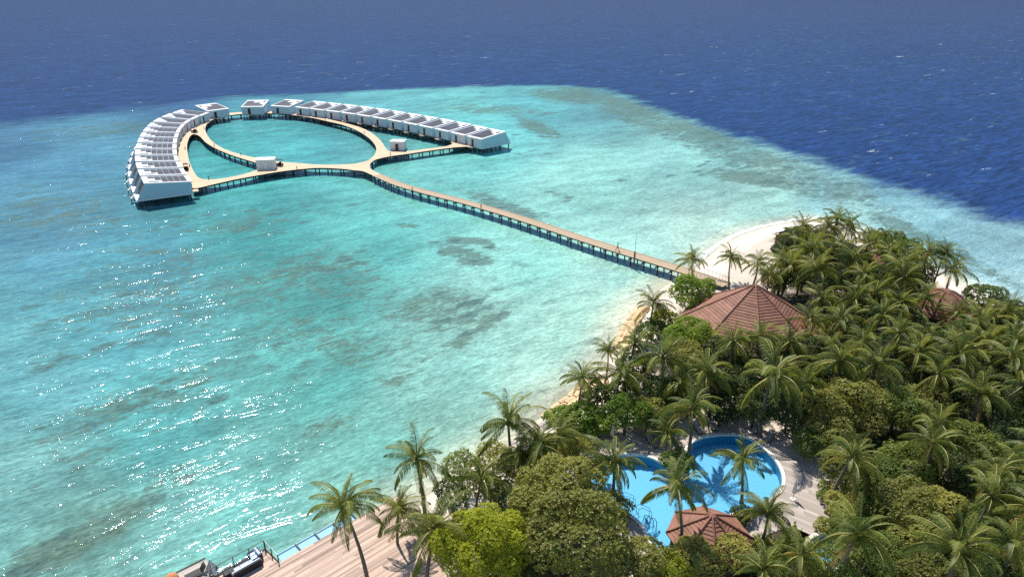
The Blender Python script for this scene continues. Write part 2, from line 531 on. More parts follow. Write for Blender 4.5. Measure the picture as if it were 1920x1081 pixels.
def np_sdist(X, Y, poly):
    """signed distance, positive inside"""
    d = np.full(X.shape, 1e9)
    ins = np.zeros(X.shape, bool)
    n = len(poly)
    for i in range(n):
        ax, ay = poly[i][0], poly[i][1]
        bx, by = poly[(i + 1) % n][0], poly[(i + 1) % n][1]
        dx, dy = bx - ax, by - ay
        t = np.clip(((X - ax) * dx + (Y - ay) * dy) / (dx * dx + dy * dy + 1e-9), 0, 1)
        d = np.minimum(d, np.hypot(X - ax - t * dx, Y - ay - t * dy))
        if abs(dy) > 1e-9:
            c = ((ay > Y) != (by > Y)) & (X < dx * (Y - ay) / dy + ax)
            ins ^= c
    return np.where(ins, d, -d)

reef_px = [(-700, 300), (-300, 262), (0, 232), (110, 222), (210, 210), (330, 193), (450, 181), (600, 176), (800, 165), (960, 161),
           (1060, 160), (1120, 165), (1180, 181), (1250, 212), (1350, 245), (1450, 278), (1600, 325), (1750, 374),
           (1860, 410), (1920, 430), (2100, 500), (2500, 660)]
reef = [at(x, y, 0) for x, y in reef_px] + [Vector((300, -80, 0)), Vector((-900, -80, 0))]

# lagoon colours sounded at places of the picture (sRGB as seen)
sound = [(20, 260, 72, 128, 160), (150, 300, 80, 145, 170), (100, 420, 90, 158, 178), (250, 470, 84, 160, 172), (200, 600, 92, 174, 182),
         (60, 720, 100, 174, 178), (300, 800, 92, 178, 176), (60, 900, 118, 188, 184), (150, 1000, 104, 160, 150), (350, 1000, 125, 200, 192),
         (450, 950, 116, 198, 190), (500, 430, 74, 170, 164), (600, 550, 82, 168, 160), (700, 450, 100, 198, 188), (800, 380, 118, 210, 200),
         (600, 700, 96, 184, 176), (700, 850, 122, 204, 192), (850, 700, 142, 216, 204), (950, 600, 152, 220, 206), (1050, 600, 160, 224, 208),
         (1000, 500, 138, 216, 202), (1150, 500, 158, 224, 210), (1100, 350, 146, 222, 208), (900, 250, 110, 208, 204), (700, 200, 100, 186, 190),
         (540, 260, 88, 190, 190), (450, 300, 78, 180, 178), (1000, 200, 96, 184, 188), (1300, 300, 142, 214, 204), (1450, 370, 158, 220, 206),
         (1600, 390, 154, 214, 208), (1750, 430, 132, 194, 200), (1850, 480, 140, 198, 204), (1900, 540, 156, 210, 214), (1180, 600, 178, 226, 206),
         (1000, 740, 168, 224, 208), (1320, 440, 172, 226, 210), (860, 840, 146, 212, 196), (720, 930, 140, 206, 192), (1120, 195, 92, 160, 166),
         (1350, 262, 100, 166, 170), (330, 190, 60, 108, 150), (-400, 600, 90, 160, 180), (-300, 1100, 100, 180, 180), (560, 200, 84, 160, 180),
         (1650, 350, 110, 170, 184), (1550, 350, 128, 192, 196)]
weeds = [(350, 560, 300, 90, -8, 0.3), (250, 770, 260, 60, -22, 0.3), (560, 640, 200, 70, -10, 0.3), (130, 400, 200, 50, 0, 0.28), (868, 450, 34, 7, 5, 1.0), (846, 470, 24, 11, 0, 1.0), (910, 456, 26, 8, 18, 1.0), (880, 474, 22, 8, 10, 1.0), (896, 490, 34, 9, 4, 1.0), (812, 454, 14, 4, 0, 0.9), (770, 423, 18, 4, 0, .8), (945, 388, 82, 15, 20, 0.62), (800, 580, 120, 45, -5, 0.42), (890, 622, 70, 13, -30, 0.6),
         (760, 700, 110, 12, -35, 0.42), (300, 475, 130, 20, 5, 0.34), (610, 520, 150, 55, 0, 0.36), (130, 1020, 200, 34, -27, 0.62), (330, 900, 90, 20, -25, .42),
         (1060, 182, 75, 12, 8, 0.55), (1190, 205, 90, 14, 20, 0.62), (1320, 250, 110, 14, 16, 0.6), (1440, 292, 90, 10, 17, .5), (1420, 335, 90, 13, 8, 0.72), (1010, 240, 50, 12, 20, 0.6),
         (1720, 440, 120, 14, 24, 0.55), (1840, 500, 100, 12, 27, 0.5), (230, 240, 220, 16, -5, 0.3), (620, 795, 60, 14, -20, 0.4), (700, 655, 130, 40, 0, 0.34),
         (470, 240, 90, 14, 0, 0.15), (930, 205, 120, 12, 3, .38), (1490, 352, 80, 8, 10, .5), (450, 420, 160, 30, 0, .25), (180, 640, 170, 30, -15, .28), (1050, 365, 40, 7, 15, .4), (760, 422, 20, 4, 0, .6), (1035, 520, 60, 8, 0, .1)]

def build_sea():
    xs = np.concatenate([-np.geomspace(20000, 290, 26), np.arange(-280, 200, 1.5), np.geomspace(205, 20000, 26)])
    ys = np.concatenate([[-400, -100, -20], np.arange(0, 420, 1.5), np.geomspace(424, 30000, 40)])
    X, Y = np.meshgrid(xs, ys)
    sh = X.shape
    Xf, Yf = X.ravel(), Y.ravel()
    dep = np.maximum(Yf * math.cos(PITCH) + CAM_H * math.sin(PITCH), 8.0)
    up = Yf * math.sin(PITCH) - CAM_H * math.cos(PITCH)
    PX = np.clip(960 + FPX * Xf / dep, -1200, 3200)
    PY = np.clip(540.5 - FPX * up / dep, -40, 1500)
    # inverse distance blend of the soundings (distance stretched with the perspective)
    num = np.zeros((Xf.size, 3)); den = np.zeros(Xf.size)
    for x, y, r, g, b in sound:
        d2 = ((PX - x) / 1.0) ** 2 + ((PY - y) * (1.0 + 1.2 * math.exp(-y / 300.0))) ** 2 + 900.0
        w = d2 ** -1.7
        num += w[:, None] * np.array(lin(r, g, b)); den += w
    col = num / den[:, None]
    cs = -np_sdist(Xf, Yf, coast)                     # metres of water to the beach
    k = np.clip(1 - cs / 7.0, 0, 1)[:, None] ** 1.5
    col = col * (1 - k) + np.array(lin(206, 222, 196)) * k
    col = col * np.array([1.15, 0.955, 0.92])
    col *= 0.69
    rd = -np_sdist(Xf, Yf, reef)
    soft = np.interp(PX, [-400, 0, 500, 900, 1300, 1900], [24, 20, 11, 8, 8, 10])
    deep = np.clip(0.5 + rd / (2 * soft), 0, 1)
    weed = np.zeros(Xf.size)
    for x, y, rx, ry, an, s in weeds:
        s = min(1.0, s * 1.32)
        a = R(an)
        dx, dy = PX - x, PY - y
        u = (dx * math.cos(a) + dy * math.sin(a)) / rx
        v = (-dx * math.sin(a) + dy * math.cos(a)) / ry
        weed = np.maximum(weed, s * np.exp(-(u * u + v * v) ** 1.4 * 0.9))
    weed = np.maximum(weed, 0.62 * np.exp(-((rd + 16) / 13) ** 2) * np.clip((PX - 950) / 120, 0, 1) * np.clip((1750 - PX) / 200, 0, 1))
    foam = np.clip(1 - np.abs(cs - 0.6) / 1.6, 0, 1) * np.where((PX > 1300) & (PX < 1560) & (PY < 500), 1.0, 0.42)
    calm = np.clip(0.35 + cs / 22.0, 0.3, 1) * np.interp(PX, [0, 450, 900, 1300], [1.45, 1.1, 0.75, 0.6]) * np.where(deep > 0.5, 0.62, 1.0) * np.interp(PY, [180, 420, 650], [0.72, 0.85, 1.0])
    nv, (ny, nx) = Xf.size, sh
    me = bpy.data.meshes.new('sea_water')
    me.vertices.add(nv)
    me.vertices.foreach_set('co', np.stack([Xf, Yf, np.zeros(nv)], 1).ravel())
    i = np.arange(nv).reshape(sh)
    q = np.stack([i[:-1, :-1], i[:-1, 1:], i[1:, 1:], i[1:, :-1]], -1).reshape(-1, 4)
    me.loops.add(q.size)
    me.loops.foreach_set('vertex_index', q.ravel().astype(np.int32))
    me.polygons.add(len(q))
    me.polygons.foreach_set('loop_start', np.arange(0, q.size, 4, dtype=np.int32))
    me.update(calc_edges=True)
    a = me.attributes.new('lagoon', 'FLOAT_COLOR', 'POINT')
    a.data.foreach_set('color', np.concatenate([col, np.ones((nv, 1))], 1).ravel().astype(np.float32))
    for nm, v in (('deep', deep), ('weed', weed), ('foam', foam), ('calm', calm)):
        me.attributes.new(nm, 'FLOAT', 'POINT').data.foreach_set('value', v.astype(np.float32))
    me.materials.append(M['sea'])
    tag(place('sea_water', me), kind='structure')
build_sea()

# ------------------------------------------------------------------ pool outline (needed to sink the ground)
pool_px = [(1104, 866), (1125, 857), (1165, 853), (1200, 854), (1226, 861), (1246, 874), (1262, 888), (1273, 893), (1282, 880), (1284, 862),
           (1289, 843), (1302, 828), (1328, 819), (1370, 816), (1402, 822), (1432, 842), (1456, 868), (1466, 893), (1463, 915), (1446, 933),
           (1425, 945), (1396, 955), (1370, 963), (1362, 978), (1362, 1006), (1330, 1030), (1275, 1036), (1232, 1030), (1216, 1006), (1206, 986), (1190, 970), (1165, 954), (1138, 934),
           (1110, 905), (1099, 884)]
GZ = 1.5
pool = catmull([at(x, y, GZ) for x, y in pool_px], 3)
pool2 = catmull([at(x, y, GZ) for x, y in [(1522, 1010), (1560, 1002), (1582, 1025), (1572, 1058), (1535, 1062), (1515, 1038)]], 4)

def offset(poly, d):
    out = []
    n = len(poly)
    area = sum(poly[i][0] * poly[(i + 1) % n][1] - poly[(i + 1) % n][0] * poly[i][1] for i in range(n))
    sg = 1 if area > 0 else -1
    for i in range(n):
        t = (poly[(i + 1) % n] - poly[i - 1])
        t.z = 0
        t.normalize()
        out.append(poly[i] + Vector((t.y, -t.x, 0)) * d * sg)
    return out

def build_ground():
    xs = np.arange(-50, 150, 0.8); ys = np.arange(14, 158, 0.8)
    X, Y = np.meshgrid(xs, ys)
    Xf, Yf = X.ravel(), Y.ravel()
    s = np_sdist(Xf, Yf, coast)
    rg = np.random.default_rng(3)
    Z = np.where(s > 0, np.minimum(s * 0.14, GZ), np.maximum(s * 0.2, -2.5))
    Z = Z - 0.06 + 0.05 * np.sin(Xf * 0.5 + np.cos(Yf * 0.37) * 2) * np.clip(s / 8, 0, 1)
    for pl in (pool, pool2):
        ps = np_sdist(Xf, Yf, pl)
        Z = np.where(ps > -1.3, np.minimum(Z, -0.4), Z)
    litter = np.clip((s - 5) / 6, 0, 1)
    for q in ([(1320, 430), (1440, 420), (1480, 545), (1330, 565)], [(1490, 585), (1570, 570), (1560, 615), (1490, 625)], [(1110, 790), (1300, 735), (1420, 738), (1520, 790), (1560, 900), (1100, 880)]):
        d = np_sdist(Xf, Yf, [at(x, y, GZ) for x, y in q])
        litter = np.minimum(litter, np.clip(0.55 - d / 4, 0.28, 1))
    me = bpy.data.meshes.new('sand_ground')
    nv = Xf.size
    me.vertices.add(nv)
    me.vertices.foreach_set('co', np.stack([Xf, Yf, Z], 1).ravel())
    i = np.arange(nv).reshape(X.shape)
    q = np.stack([i[:-1, :-1], i[:-1, 1:], i[1:, 1:], i[1:, :-1]], -1).reshape(-1, 4)
    me.loops.add(q.size); me.loops.foreach_set('vertex_index', q.ravel().astype(np.int32))
    me.polygons.add(len(q)); me.polygons.foreach_set('loop_start', np.arange(0, q.size, 4, dtype=np.int32))
    me.update(calc_edges=True)
    me.polygons.foreach_set('use_smooth', [True] * len(q))
    me.attributes.new('litter', 'FLOAT', 'POINT').data.foreach_set('value', litter.astype(np.float32))
    me.materials.append(M['sand'])
    tag(place('sand_ground', me), kind='structure')
build_ground()

# ------------------------------------------------------------------ slabs with holes
def slab(name, loops, z, thick, mats, parent=None):
    """flat deck of given outline and holes: top face first material, sides and underside the second"""
    cu = bpy.data.curves.new(name, 'CURVE')
    cu.dimensions = '2D'
    cu.fill_mode = 'BOTH'
    cu.extrude = thick / 2
    for lp in loops:
        sp = cu.splines.new('POLY')
        sp.points.add(len(lp) - 1)
        for i, p in enumerate(lp):
            sp.points[i].co = (p[0], p[1], 0, 1)
        sp.use_cyclic_u = True
    tmp = bpy.data.objects.new(name, cu)
    C.objects.link(tmp)
    dg = bpy.context.evaluated_depsgraph_get()
    me = bpy.data.meshes.new_from_object(tmp.evaluated_get(dg))
    bpy.data.objects.remove(tmp)
    me.name = name
    me.materials.clear()
    for m in mats:
        me.materials.append(m)
    for p in me.polygons:
        p.use_smooth = False
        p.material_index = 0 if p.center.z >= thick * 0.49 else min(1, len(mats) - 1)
    return place(name, me, parent, (0, 0, z - thick / 2))

unit = {}
def unit_box(key):
    """unit cube shared by planks, beams and piles of one material"""
    if key not in unit:
        b = MB(); b.box(-.5, .5, -.5, .5, -.5, .5)
        unit[key] = b.mesh('unit_' + key, M[key])
    return unit[key]

def beam(name, key, a, b, w, h, parent):
    a, b = Vector(a), Vector(b)
    o = place(name, unit_box(key), parent, (a + b) / 2)
    d = b - a
    o.rotation_euler = (0, -math.atan2(d.z, math.hypot(d.x, d.y)), math.atan2(d.y, d.x))
    o.scale = (d.length, w, h)
    return o

def cyl_mesh(key, n=8):
    k = 'cyl_' + key
    if k not in unit:
        b = MB(); b.tube([(0, 0, 0), (0, 0, 1)], 1.0, n)
        unit[k] = b.mesh(k, M[key], True)
    return unit[k]

def pile(name, key, p, r, z0, z1, parent):
    return place(name, cyl_mesh(key), parent, (p[0], p[1], z0), None, (r, r, z1 - z0))

def planks(loops, ang, w, z, thick, key, parent, maxlen=6.0, gap=0.012):
    ca, sa = math.cos(ang), math.sin(ang)
    loc = [[(p[0] * ca + p[1] * sa, -p[0] * sa + p[1] * ca) for p in lp] for lp in loops]
    v0 = min(q[1] for lp in loc for q in lp); v1 = max(q[1] for lp in loc for q in lp)
    v = v0 + w / 2
    r = random.Random(int(abs(v0) * 1000))
    while v < v1:
        xs = []
        for lp in loc:
            for i in range(len(lp)):
                a, b = lp[i], lp[(i + 1) % len(lp)]
                if (a[1] > v) != (b[1] > v):
                    xs.append(a[0] + (v - a[1]) / (b[1] - a[1]) * (b[0] - a[0]))
        xs.sort()
        for k in range(0, len(xs) - 1, 2):
            u = xs[k]
            end = xs[k + 1]
            first = True
            while end - u > 0.15:
                L = r.uniform(0.3, 1.0) * maxlen if first else maxlen * r.uniform(0.8, 1.0)
                first = False
                e = min(end, u + L)
                if end - e < 0.6: e = end
                c = ((u + e) / 2, v)
                o = place('plank', unit_box(key), parent,
                          (c[0] * ca - c[1] * sa, c[0] * sa + c[1] * ca, z - thick / 2 + r.uniform(-.004, .004)), ang,
                          (e - u - 0.01, w - gap, thick))
                u = e
        v += w

# ------------------------------------------------------------------ ring walkway over the lagoon
DZ = 2.0
z1 = lambda X, Y: (210 + X / 4.8, 170 + Y / 4.8)
z2 = lambda X, Y: (600 + X / 4.8, 170 + Y / 4.8)
outer_px = [(364, 353), (360, 345), (357, 337), (343, 314), (335.5, 297), (334, 279), (337, 264), (344, 250), (356, 237), (375, 225.5), (397, 217.5), (418, 213), (447, 210.6),
            (502, 208.6), (543, 209.8), (580, 213), (619, 220), (662, 227), (725, 237.6), (787, 249.5), (829, 257.8), (850, 263), (892, 272.6),
            (866, 275.3), (850, 276.5), (808, 282), (767, 288), (735, 292.4), (708, 298), (697, 304), (693, 311), (698, 318.5), (713, 326.5),
            (703, 330), (681, 321), (662, 319), (642, 316.5), (600, 314.6), (564, 317), (522, 322), (481, 329), (439, 336.8), (398, 346)]
ell_px = [(512, 212.8), (543, 215), (585, 221), (610, 226.5), (642, 234), (669, 244.5), (690, 257.5), (702, 270), (705.5, 280), (702, 290), (692, 299.5),
          (675, 305), (648, 308), (600, 308.6), (564, 306), (522, 302.5), (487, 297), (452, 289.5), (418, 278), (397, 264), (387, 250), (385, 239),
          (391, 229), (404, 222.5), (420, 218), (447, 214.2), (475, 212.6)]
lh_px = [(359, 253), (366, 252), (375, 256), (387, 268), (408, 280), (435, 291), (460, 299), (485, 307), (492, 313), (480, 319), (450, 328), (418, 334), (389, 336.4),
         (374, 333.5), (366, 326), (360, 315), (355, 303), (352, 288), (350.6, 274), (353.5, 261)]
rh_px = [(617, 223.4), (662, 229.6), (704, 236.4), (746, 243), (787, 252), (829, 260.5), (846, 265), (848.5, 269), (839, 273.4), (819, 276.5), (787, 280.4), (767, 283),
         (738, 283.6), (726, 281), (718, 269), (708, 258), (694, 247.4), (673, 237.9), (642, 229.4)]
loops = [catmull([at(x, y, DZ) for x, y in L], 4) for L in (outer_px, ell_px, lh_px, rh_px)]
ring = thing('ring_walkway', 'tan timber ring walkway on dark piles joining all white villas', 'walkway')
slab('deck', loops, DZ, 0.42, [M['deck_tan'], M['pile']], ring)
posts = []
for li, lp in enumerate(loops):
    ins = offset(lp, -0.55 if li == 0 else 0.55)
    acc = 0.0
    step = 3.7
    for i in range(len(ins)):
        a, b = ins[i], ins[(i + 1) % len(ins)]
        L = (b - a).length
        while acc < L:
            posts.append(a.lerp(b, acc / L))
            acc += step
        acc -= L
print('ring posts', len(posts))
posts.sort(key=lambda p: p.y)
for p in posts[:298]:
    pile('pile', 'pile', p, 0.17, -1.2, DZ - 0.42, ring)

# ------------------------------------------------------------------ straight jetty to the beach
jc = catmull([at(x, y, DZ) for x, y in [(707, 328), (750, 346), (808, 362.5), (870, 378), (955, 402.6), (1037, 429), (1083, 444.5), (1165, 470.5), (1280, 506), (1362, 534)]], 6, False)
jetty = thing('jetty', 'long straight timber jetty from the ring walkway to the beach', 'jetty')
JW = 2.75
def side(poly, d):
    out = []
    for i, p in enumerate(poly):
        t = (poly[min(i + 1, len(poly) - 1)] - poly[max(i - 1, 0)]).normalized()
        out.append(p + Vector((-t.y, t.x, 0)) * d)
    return out
jl, jr = side(jc, JW / 2), side(jc, -JW / 2)
slab('deck', [jl + jr[::-1]], DZ + 0.004, 0.2, [M['jetty_tan'], M['pile']], jetty)
for s in (1, -1):
    e = side(jc, s * (JW / 2 - 0.07))
    b = MB()
    for i in range(len(e) - 1):
        t = (e[i + 1] - e[i]).normalized(); nrm = Vector((-t.y, t.x, 0)) * 0.07
        a_, b_ = e[i], e[i + 1]
        b.hexa([q + Vector((0, 0, zz)) for zz in (0.008, 0.09) for q in (a_ - nrm, b_ - nrm, b_ + nrm, a_ + nrm)][:8])
    b.build('kerb_rail', M['deck_tan'], jetty)
acc = 1.0
for i in range(len(jc) - 1):
    a, b = jc[i], jc[i + 1]
    L = (b - a).length
    t = (b - a).normalized(); nrm = Vector((-t.y, t.x, 0))
    while acc < L:
        p = a.lerp(b, acc / L)
        if -np_sdist(np.array([p.x]), np.array([p.y]), coast)[0] > -7:
            q0, q1 = p - nrm * (JW / 2 + 0.45), p + nrm * (JW / 2 + 0.45)
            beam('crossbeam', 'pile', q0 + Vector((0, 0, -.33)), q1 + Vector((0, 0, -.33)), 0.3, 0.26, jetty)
            for s in (-1, 1):
                pile('pile', 'pile', p + nrm * s * 1.15, 0.13, -1.2, DZ - 0.45, jetty)
        acc += 3.05
    acc -= L
# rails on the last stretch over the sand
rl = thing('jetty_railing', 'thin metal railing along the beach end of the jetty', 'railing')
for s in (1, -1):
    e = side(jc, s * (JW / 2 - 0.2))[-5:]
    for i in range(len(e) - 1):
        for k in range(2):
            p = e[i].lerp(e[i + 1], k / 2)
            pile('post', 'steel', p, 0.03, DZ + 0.01, DZ + 1.0, rl)
        beam('top_rail', 'steel', e[i] + Vector((0, 0, 1.0)), e[i + 1] + Vector((0, 0, 1.0)), 0.05, 0.05, rl)

# ------------------------------------------------------------------ over-water villas
def panel_mesh(w, d):
    b = MB()
    b.box(-w / 2, w / 2, -d / 2, d / 2, 0, 0.035, 1)
    b.box(-w / 2 + .03, w / 2 - .03, -d / 2 + .03, d / 2 - .03, 0.037, 0.045, 0)
    return b.mesh('solar_panel', [M['panel'], M['panel_frame']])

def make_villa(W=6.0, L=12.6, mirror=1):
    t = thing('water_villa', 'villa', 'villa')
    hw = W / 2
    H0, H1, YT = 2.75, 3.75, 10.3
    roof_z = lambda y: H0 + (H1 - H0) * y / YT
    fl = MB(); fl.box(-hw, hw, 0.0, L + 0.3, -0.30, -0.003)
    fl.build('floor_slab', M['white_wall'], t)
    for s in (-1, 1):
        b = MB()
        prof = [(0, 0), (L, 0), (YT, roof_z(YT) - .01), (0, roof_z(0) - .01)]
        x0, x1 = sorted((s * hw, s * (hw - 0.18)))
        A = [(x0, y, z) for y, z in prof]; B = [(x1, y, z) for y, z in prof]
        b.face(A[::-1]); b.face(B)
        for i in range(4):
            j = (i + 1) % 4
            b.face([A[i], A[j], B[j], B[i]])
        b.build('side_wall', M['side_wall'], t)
    fw = MB()
    dx0, dx1 = -hw * 0.45, -hw * 0.45 + 1.15
    fw.box(-hw + .18, dx0, 0, 0.2, 0, H0 - .01)
    fw.box(dx1, hw - .18, 0, 0.2, 0, H0 - .01)
    fw.box(dx0, dx1, 0, 0.2, 2.25, H0 - .01)
    for k in range(int(W / 0.55)):                       # raised battens of the entrance wall
        x = -hw + .3 + k * 0.55
        if x < dx0 - .1 or x > dx1 + .1:
            fw.box(x - .03, x + .03, -0.04, -0.001, 0.05, H0 - .06)
    fw.build('entrance_wall', M['white_wall'], t)
    d = MB(); d.box(dx0 + .01, dx1 - .01, 0.09, 0.15, 0, 2.24)
    dr = d.build('door', M['dark_wood'], t)
    h = MB(); h.box(dx1 - .16, dx1 - .11, 0.03, 0.088, 0.9, 1.2)
    h.build('handle', M['steel'], dr)
    sw = MB()
    for k in range(6):
        x0 = -hw + .2 + k * (W - .4) / 6
        x1 = x0 + (W - .4) / 6 - .05
        sw.hexa([(x0, 11.55, .75), (x1, 11.55, .75), (x1, 11.67, .75), (x0, 11.67, .75),
                 (x0, 9.95, 3.45), (x1, 9.95, 3.45), (x1, 10.07, 3.45), (x0, 10.07, 3.45)])
    sw.build('sea_front', M['dark_wood'], t)
    # roof with a slot over the bathroom
    sx0, sx1 = (-hw + .7, -hw + 1.75) if mirror < 0 else (hw - 1.75, hw - .7)
    sy0, sy1 = 7.0, 9.2
    gx = [-hw - .06, sx0, sx1, hw + .06]; gy = [-0.35, sy0, sy1, YT + .12]
    rb = MB()
    for i in range(3):
        for j in range(3):
            if i == 1 and j == 1: continue
            x0, x1, y0, y1 = gx[i], gx[i + 1], gy[j], gy[j + 1]
            rb.hexa([(x0, y0, roof_z(y0)), (x1, y0, roof_z(y0)), (x1, y1, roof_z(y1)), (x0, y1, roof_z(y1)),
                     (x0, y0, roof_z(y0) + .24), (x1, y0, roof_z(y0) + .24), (x1, y1, roof_z(y1) + .24), (x0, y1, roof_z(y1) + .24)])
    rf = rb.build('roof', M['white_roof'], t)
    tilt = math.atan2(H1 - H0, YT)
    n_rows = 3 if W < 8 else 5
    pw, pd = (W - 1.0) / n_rows, 1.40
    pm = panel_mesh(pw - .04, pd - .05)
    xa = hw - .35 - pw / 2 if mirror < 0 else -hw + .35 + pw / 2
    for r_ in range(n_rows):
        cnt = 6 if r_ < 1 else 4
        if W < 8 and r_ == 1: cnt = 5
        if W > 8 and r_ < 2: cnt = 6
        if r_ == n_rows - 1 and W > 8: cnt = 2
        x = xa - r_ * pw if mirror < 0 else xa + r_ * pw
        for k in range(cnt):
            y = .7 + pd * (k + .5)
            o = place('solar_panel', pm, t, (x, y, roof_z(y) + .25))
            o.rotation_euler = (tilt, 0, 0)
    # stilts, cross bracing, the sea stair landing
    for y in (0.6, 4.4, 8.2, 12.0):
        for s in (-1, 1):
            pile('stilt', 'pile', (s * (hw - .4), y), 0.17, -3.2, -0.3, t)
        beam('floor_beam', 'pile', (-hw + .1, y, -.42), (hw - .1, y, -.42), .25, .22, t)
    lx = -mirror * (hw - 0.8)
    ld = MB(); ld.box(lx - .5, lx + .5, L + 0.32, L + 1.25, -0.9, -0.72)
    ld.box(lx - .5, lx + .5, L + 1.16, L + 1.25, -0.72, -0.1)
    landing = ld.build('sea_landing', M['white_wall'], t)
    st = MB()
    for k in range(2):
        st.box(lx - .4, lx + .4, L + .34 + .25 * k, L + .58 + .25 * k, -.26 - .2 * k, -.2 - .2 * k)
    st.build('stair', M['white_wall'], landing)
    for s in (-.4, .4):
        pile('stilt', 'pile', (lx + s, L + 1.05), 0.09, -3.2, -0.9, t)
    gw = MB(); gw.box(dx0 - .5, dx1 + .5, -1.6, -0.002, -0.26, -0.02)
    gw.build('gangway', M['deck_tan'], t)
    return t

LP = [(690, 788), (640, 725), (605, 665), (580, 605), (565, 553), (565, 500), (570, 450), (580, 400), (600, 358), (625, 318), (660, 280), (725, 240), (830, 210)]
left_pts = [at(*z1(*p), 5) for p in LP]
right_pts = [at(566, 201.7, 5), at(594, 204.5, 5)] + [at(*z2(*p), 5) for p in
             [(122, 185), (262, 200), (388, 220), (540, 245), (674, 270), (812, 293), (958, 320), (1098, 352), (1245, 388), (1390, 420)]]
# smooth both rows of villa fronts
def smooth_pts(P, n=2):
    for _ in range(n):
        P = [P[0]] + [(P[i - 1] + 2 * P[i] + P[i + 1]) / 4 for i in range(1, len(P) - 1)] + [P[-1]]
    return P
left_pts, right_pts = smooth_pts(left_pts), smooth_pts(right_pts, 3)
protos = {}
def villa_at(p, out_dir, label, group, W=7.0, mirror=1):
    key = (W, mirror)
    if key not in protos:
        protos[key] = make_villa(W, 12.6, mirror)
        t = protos[key]
    else:
        t = copy_tree(protos[key])
    t.location = (p.x, p.y, DZ)
    t.rotation_euler = (0, 0, math.atan2(out_dir.y, out_dir.x) - math.pi / 2)
    tag(t, label, 'villa', group)
words = ['first', 'second', 'third', 'fourth', 'fifth', 'sixth', 'seventh', 'eighth', 'ninth', 'tenth', 'eleventh', 'twelfth', 'thirteenth']
for i, p in enumerate(left_pts):
    a, b = left_pts[max(0, i - 1)], left_pts[min(len(left_pts) - 1, i + 1)]
    t = (b - a).normalized()
    nrm = Vector((-t.y, t.x, 0))
    lab = ('white stilt villa ending the left arc nearest the camera, bare blue-grey side wall' if i == 0 else
           'white stilt villa with solar roof, %s from the near end of the left arc' % words[i])
    villa_at(p, nrm, lab, 'overwater villas on the left arc', 7.0, -1)
p14 = at(409, 205.5, 5)
d14 = (at(377.5, 195.7, 5.6) - at(409, 206, 5)); d14.z = 0
villa_at(p14, d14.normalized(), 'wide white villa last on the left arc, beside the gap at the top', 'overwater villas on the left arc', 8.6, -1)
villa_at(at(472.5, 199.8, 5), Vector((-0.08, 1, 0)).normalized(), 'wide white villa standing alone between both arcs at the top of the ring', 'overwater villas at the top', 8.6, 1)
villa_at(at(525, 199, 5), Vector((0.30, 0.95, 0)).normalized(), 'wide white villa beginning the right arc at the top of the ring', 'overwater villas on the right arc', 8.6, 1)
nr = len(right_pts)
for i, p in enumerate(right_pts):
    a, b = right_pts[max(0, i - 1)], right_pts[min(nr - 1, i + 1)]
    t = (b - a).normalized()
    nrm = Vector((-t.y, t.x, 0))
    k = nr - 1 - i
    lab = ('white stilt villa ending the right arc at its tip, pale turquoise side wall' if k == 0 else
           'white stilt villa with solar roof, %s from the tip of the right arc' % words[k])
    villa_at(p, nrm, lab, 'overwater villas on the right arc', 7.2, 1)

# two small service huts on the ring
def hut(px, py, rz, label, w, d):
    p = at(px, py, DZ)
    t = thing('service_hut', label, 'hut', p, rz, 'small huts on the ring walkway')
    b = MB(); b.box(-w / 2, w / 2, -d / 2, d / 2, -0.1, 2.6)
    b.build('wall', M['white_wall'], t)
    b = MB(); b.box(-w / 2 - .15, w / 2 + .15, -d / 2 - .15, d / 2 + .15, 2.602, 2.85)
    b.build('roof', M['white_roof'], t)
    b = MB(); b.box(-.5, .5, -d / 2 - .06, -d / 2 - .002, 0, 2.1)
    dr = b.build('door', M['dark_wood'] if px > 600 else M['white_roof'], t)
    b = MB(); b.box(.3, .36, -d / 2 - .1, -d / 2 - .062, .95, 1.2); b.build('handle', M['steel'], dr)
    for x in (-w / 2 + .3, w / 2 - .3):
        for y in (-d / 2 + .3, d / 2 - .3):
            pile('stilt', 'pile', (x, y), .14, -3.2, -.1, t)
    b = MB(); b.box(-w / 2 - .3, w / 2 + .3, -d / 2 - .3, d / 2 + .3, -.3, -.102); b.build('platform', M['pile'], t)
hut(500.5, 315.5, R(10), 'white box hut on the left side of the ring walkway', 4.9, 3.4)
hut(747.5, 280, R(-8), 'white box hut with dark door on the right side of the ring', 4.4, 3.4)

# golf buggies parked on the ring
def buggy(px, py, rz, label):
    t = thing('golf_buggy', label, 'buggy', at(px, py, DZ + .012), rz, 'black buggies on the ring walkway')
    b = MB(); b.hexa([(-.6, -1.15, .25), (.6, -1.15, .25), (.6, 1.2, .25), (-.6, 1.2, .25), (-.6, -1.15, .62), (.6, -1.15, .62), (.5, 1.2, .55), (-.5, 1.2, .55)])
    b.build('body', M['black'], t)
    b = MB(); b.box(-.52, .52, -.5, .05, .63, .8); b.box(-.52, .52, -.62, -.502, .63, 1.15); b.build('seat', M['wicker'], t)
    b = MB(); b.hexa([(-.6, -1.1, 1.75), (.6, -1.1, 1.75), (.6, .85, 1.75), (-.6, .85, 1.75), (-.55, -1., 1.84), (.55, -1., 1.84), (.55, .75, 1.84), (-.55, .75, 1.84)])
    b.build('canopy', M['black'], t)
    for x in (-.52, .52):
        for y in (-.95, .72):
            pile('canopy_post', 'rail', (x, y), .025, .6, 1.75, t)
            b = MB(); b.tube([(x - .08, y + (.0 if y < 0 else .05), .24), (x + .08, y + (.0 if y < 0 else .05), .24)], .24, 10)
            b.build('wheel', M['rubber'], t)
buggy(349.5, 318.5, R(20), 'black golf buggy parked near the first left villas')
buggy(364.5, 248, R(60), 'black golf buggy parked above the left lagoon opening')
buggy(523, 310.5, R(70), 'black golf buggy parked beside the left white hut')

